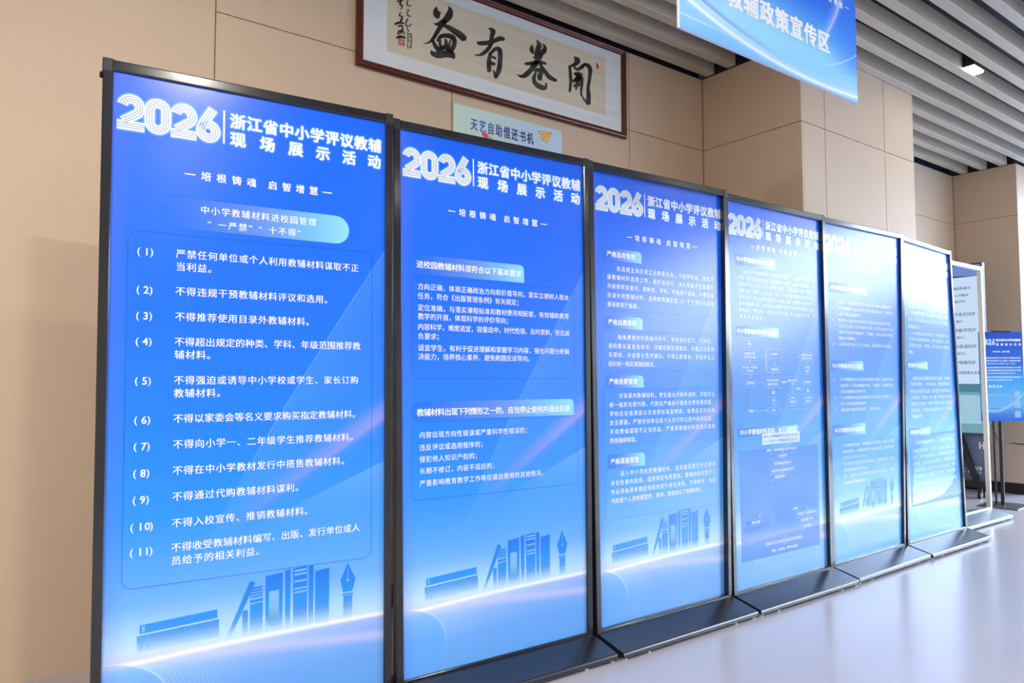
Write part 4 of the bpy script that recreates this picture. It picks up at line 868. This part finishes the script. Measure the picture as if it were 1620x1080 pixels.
se = q.build('seal', M_SEAL, mount, fix=False, label='square red seal')
q = MB()
for a, b_, c_, d_ in ((1.790, 2.929, 1.792, 2.953), (1.798, 2.932, 1.800, 2.950), (1.806, 2.929, 1.808, 2.953), (1.790, 2.940, 1.816, 2.942), (1.796, 2.948, 1.818, 2.950)): quad(q, wm_, a, b_, c_, d_, .0016)
q.build('seal_mark', mtp, mount, fix=False)
q = MB(); poly(q, wm_, arc(3.226, 3.182, .012, .022, 0, 345, 16), .0012); q.build('seal', M_SEAL, mount, fix=False, label='small oval red seal')
gl_ = MB(); gl_.box(X0 + fw - .002, X1 - fw + .002, YW - .0155, YW - .0145, Z0_ + fw - .002, Z1 - fw + .002); gl_.build('glass', M_GLASS2, root)

# ------------------------------------------------------------------ small sign on the wall, partly behind the stands
root = empty('wall_sign', (2.52, YW, 2.35), label='pale green and blue wall sign with blue characters and a paper plane, under the calligraphy', cat='sign')
def scol():
    u, v = uvs(); return mixc(clamp01((u - 2.13) / .55), srgb(206, 232, 216), srgb(196, 222, 246))
q = MB(); q.box(2.131, 2.918, YW - .012, YW - .001, 2.35, 2.690, ch=.001); q.build('board', newmat('sign_core', srgb(215, 235, 230), .5)[0], root)
sm = lambda x, z, d=0.: (x, YW - .0125 + d, z)
q = MB(); quad(q, sm, 2.131, 2.35, 2.918, 2.690, .0002); fc = q.build('printed_face', print_mat('sign_gradient', colf=scol, rough=.4), root, fix=False)
q = MB()
for i, c in enumerate('天艺自助借还书机'):
    pass
put(q, sm, '天艺自助借还书机', 2.238, 2.595, .074, right=2.698, off=.028, lift=.001, sxx=.66)
def tcol():
    u, v = uvs(); return mixc(smooth(2.28, 2.55, u), srgb(40, 110, 190), srgb(18, 40, 140))
q.build('sign_lettering', print_mat('blue_letters', colf=tcol, rough=.5), fc, fix=False)
q = MB(); poly(q, sm, [(2.722, 2.652), (2.836, 2.664), (2.752, 2.632)], .001); poly(q, sm, [(2.752, 2.632), (2.836, 2.664), (2.762, 2.606)], .0012); poly(q, sm, [(2.836, 2.664), (2.796, 2.588), (2.768, 2.618)], .001)
q.build('paper_plane', newmat('orange_plane', srgb(246, 196, 96), .5)[0], fc, fix=False)
q = MB()
for a, b_ in (((2.722, 2.652), (2.836, 2.664)), ((2.836, 2.664), (2.796, 2.588)), ((2.752, 2.632), (2.836, 2.664)), ((2.762, 2.606), (2.836, 2.664)), ((2.722, 2.652), (2.752, 2.632)), ((2.752, 2.632), (2.762, 2.606)), ((2.762, 2.606), (2.796, 2.588))): line(q, sm, a, b_, .0025, .0016)
q.build('plane_outline', newmat('brown_line', srgb(200, 140, 70), .5)[0], fc, fix=False)
q = MB(); ribbon(q, sm, [(2.752, 2.606), (2.735, 2.596), (2.728, 2.585), (2.745, 2.572), (2.775, 2.562), (2.79, 2.55)], .0018, .001); q.build('flight_trail', newmat('grey_line', srgb(150, 170, 180), .5)[0], fc, fix=False)
q = MB(); poly(q, sm, arc(2.335, 2.552, .016, .016, 0, 345, 14), .0012); poly(q, sm, arc(2.348, 2.545, .016, .016, 0, 345, 14), .0014); q.build('pink_flower', newmat('pink_print', srgb(228, 70, 110), .5)[0], fc, fix=False)
q = MB(); poly(q, sm, [(2.36, 2.548), (2.395, 2.545), (2.385, 2.532), (2.36, 2.53)], .0012); q.build('leaf_print', newmat('green_print', srgb(150, 200, 90), .5)[0], fc, fix=False)

# ------------------------------------------------------------------ hanging sign
YS = 1.6; SX0, SX1, SZ0, SZ1 = 1.899, 3.052, 2.340, 2.788
root = empty('hanging_sign', ((SX0 + SX1) / 2, YS, SZ0), label='blue gradient banner sign hanging from the slatted ceiling with large white characters', cat='sign')
q = MB(); q.box(SX0, SX1, YS, YS + .012, SZ0, SZ1, ch=.001); q.build('board', newmat('sign_edge', (.75, .82, .88), .4)[0], root)
hs = lambda x, z, d=0.: (x, YS - .0004 + d, z)
def hcol():
    u, v = uvs(); v = v + .05
    c = ramp((v - 2.39) / .45, [(0, srgb(112, 184, 246)), (.12, srgb(130, 200, 248)), (.30, srgb(130, 206, 248)), (.5, srgb(64, 160, 244)), (.75, srgb(26, 110, 236)), (1.0, srgb(14, 84, 226))])
    # soft pale centre
    c = mixc(gauss(u - 2.35, .35) * gauss(v - 2.52, .10) * .55, c, srgb(160, 218, 250))
    c = mixc(clamp01((2.15 - u) * 4.0) * clamp01((v - 2.47) * 9.0) * .8, c, srgb(20, 104, 232))
    c = mixc(clamp01((u - 2.80) * 4.5) * clamp01((v - 2.44) * 9.0) * (1.0 - smooth(2.60, 2.75, v) * .3) * .75, c, srgb(28, 120, 238))
    s_ = u - 1.9
    dA = v - (2.520 - .300 * s_ + .243 * s_ * s_ - .050 * s_ * s_ * s_ - .006)
    c = mixc((1.0 - smooth(-.003, .003, dA)) * .55, c, srgb(108, 182, 246))
    c = mixc(gauss(dA, .007) * .9, c, srgb(240, 246, 252)); c = mixc(gauss(dA - .006, .02) * .35, c, srgb(205, 232, 250))
    dA2 = v - (2.545 - .330 * s_ + .255 * s_ * s_ - .050 * s_ * s_ * s_)
    c = mixc(gauss(dA2, .003) * clamp01(1.0 - s_ * 1.6) * .8, c, srgb(226, 242, 252))
    c = mixc(gauss(dA2 - .014, .010) * clamp01(.9 - s_ * 1.4) * .75, c, srgb(24, 86, 218))
    dC = v - (2.440 - .004 * s_)
    c = mixc(gauss(dC, .004) * clamp01(1.0 - s_ * 2.2) * .6, c, srgb(205, 230, 252))
    du = u - (2.915 - (2.777 - v) * .46 - (2.777 - v) * (2.777 - v) * 1.4)
    c = mixc(gauss(du, .008) * smooth(2.52, 2.60, v) * .8, c, srgb(205, 205, 250))
    c = mixc(gauss(du + .01, .03) * smooth(2.50, 2.62, v) * .35, c, srgb(150, 190, 250))
    t_ = u - 2.70
    dD = v - (2.474 + .10 * t_ + .75 * t_ * t_)
    c = mixc(gauss(dD, .003) * smooth(2.74, 2.85, u) * .7, c, srgb(190, 228, 252))
    dE = v - (2.470 + .14 * (u - 2.8))
    c = mixc((1.0 - smooth(-.002, .002, dE)) * smooth(2.80, 2.95, u) * smooth(2.435, 2.45, v) * .35, c, srgb(150, 205, 250))
    return c
q = MB(); quad(q, hs, SX0, SZ0, SX1, SZ1, 0); fc = q.build('printed_face', print_mat('hanging_sign_art', colf=hcol, rough=.35), root, fix=False)
q = MB(); put(q, hs, '教辅政策宣传区', 2.154, 2.540, .092, right=2.843, off=.040, lift=.0008)
tx_ = '培根铸魂 启智增慧'
put(q, hs, tx_, 2.60, 2.737, .028, right=2.955, off=.02, lift=.0008); line(q, hs, (2.965, 2.740), (2.998, 2.740), .003, .0008)
q.build('sign_lettering', M_WHITE, fc, fix=False)
M_WIRE = newmat('steel_wire', (.4, .4, .42), .3, .9)[0]
for x in (2.08, 2.87):
    q = MB(); q.tube([(x, YS + .006, SZ1 - .002), (x, YS + .006, 3.50)], .0015, 6); q.build('wire', M_WIRE, root)

# ------------------------------------------------------------------ recessed downlights between the slats
M_LED = emit('led_panel', (1.0, .96, .88), 22.0)
def gap_near(y): return min(GAPY, key=lambda g: abs(g - y)) + .018
def downlight(x, y, label):
    pw = LAMP_W * {2.16: .2, .9: .4, -.35: 1.5, -2.9: .35, -5.3: .35}[y] * {-1.9: 3.9, .65: 1.9, 3.2: .55, 5.72: .5, 8.3: .35}[x]  # power weighted by place to balance left wall, pillar and posters
    y = gap_near(y)
    r = empty('downlight', (x, y, H), label=label, cat='ceiling light', group='square downlights set between the ceiling slats')
    q = MB(); q.box(x - .085, x + .085, y - .038, y + .038, H + .012, H + .16, ch=.004); q.build('housing', M_BLK, r)
    q = MB(); q.box(x - .080, x + .080, y - .035, y + .035, H + .002, H + .0115, ch=.001); q.build('diffuser', M_LED, r)
    l = bpy.data.lights.new('lamp_light', 'AREA'); l.shape = 'RECTANGLE'; l.size = .155; l.size_y = .066; l.energy = pw; l.color = (1.0, .94, .86)
    lo = bpy.data.objects.new('lamp_light', l); C.objects.link(lo); lo.parent = r; lo.location = (0, 0, -.004); lo.visible_camera = False
    lo.visible_camera = True
k = 0
for x in (-1.9, .65, 3.20, 5.72, 8.3):  # fixtures out of view are added to light the walls and posters
    for y in (2.16, .9, -.35, -2.9, -5.3):
        if abs(x - 5.72) < .01 and y == 2.16: lb = 'lit square downlight between ceiling slats near the pillar, the one in view'
        else: lb = 'unseen square downlight added between ceiling slats outside the view'
        downlight(x, y, lb); k += 1
bpy.data.objects.remove(tobj)
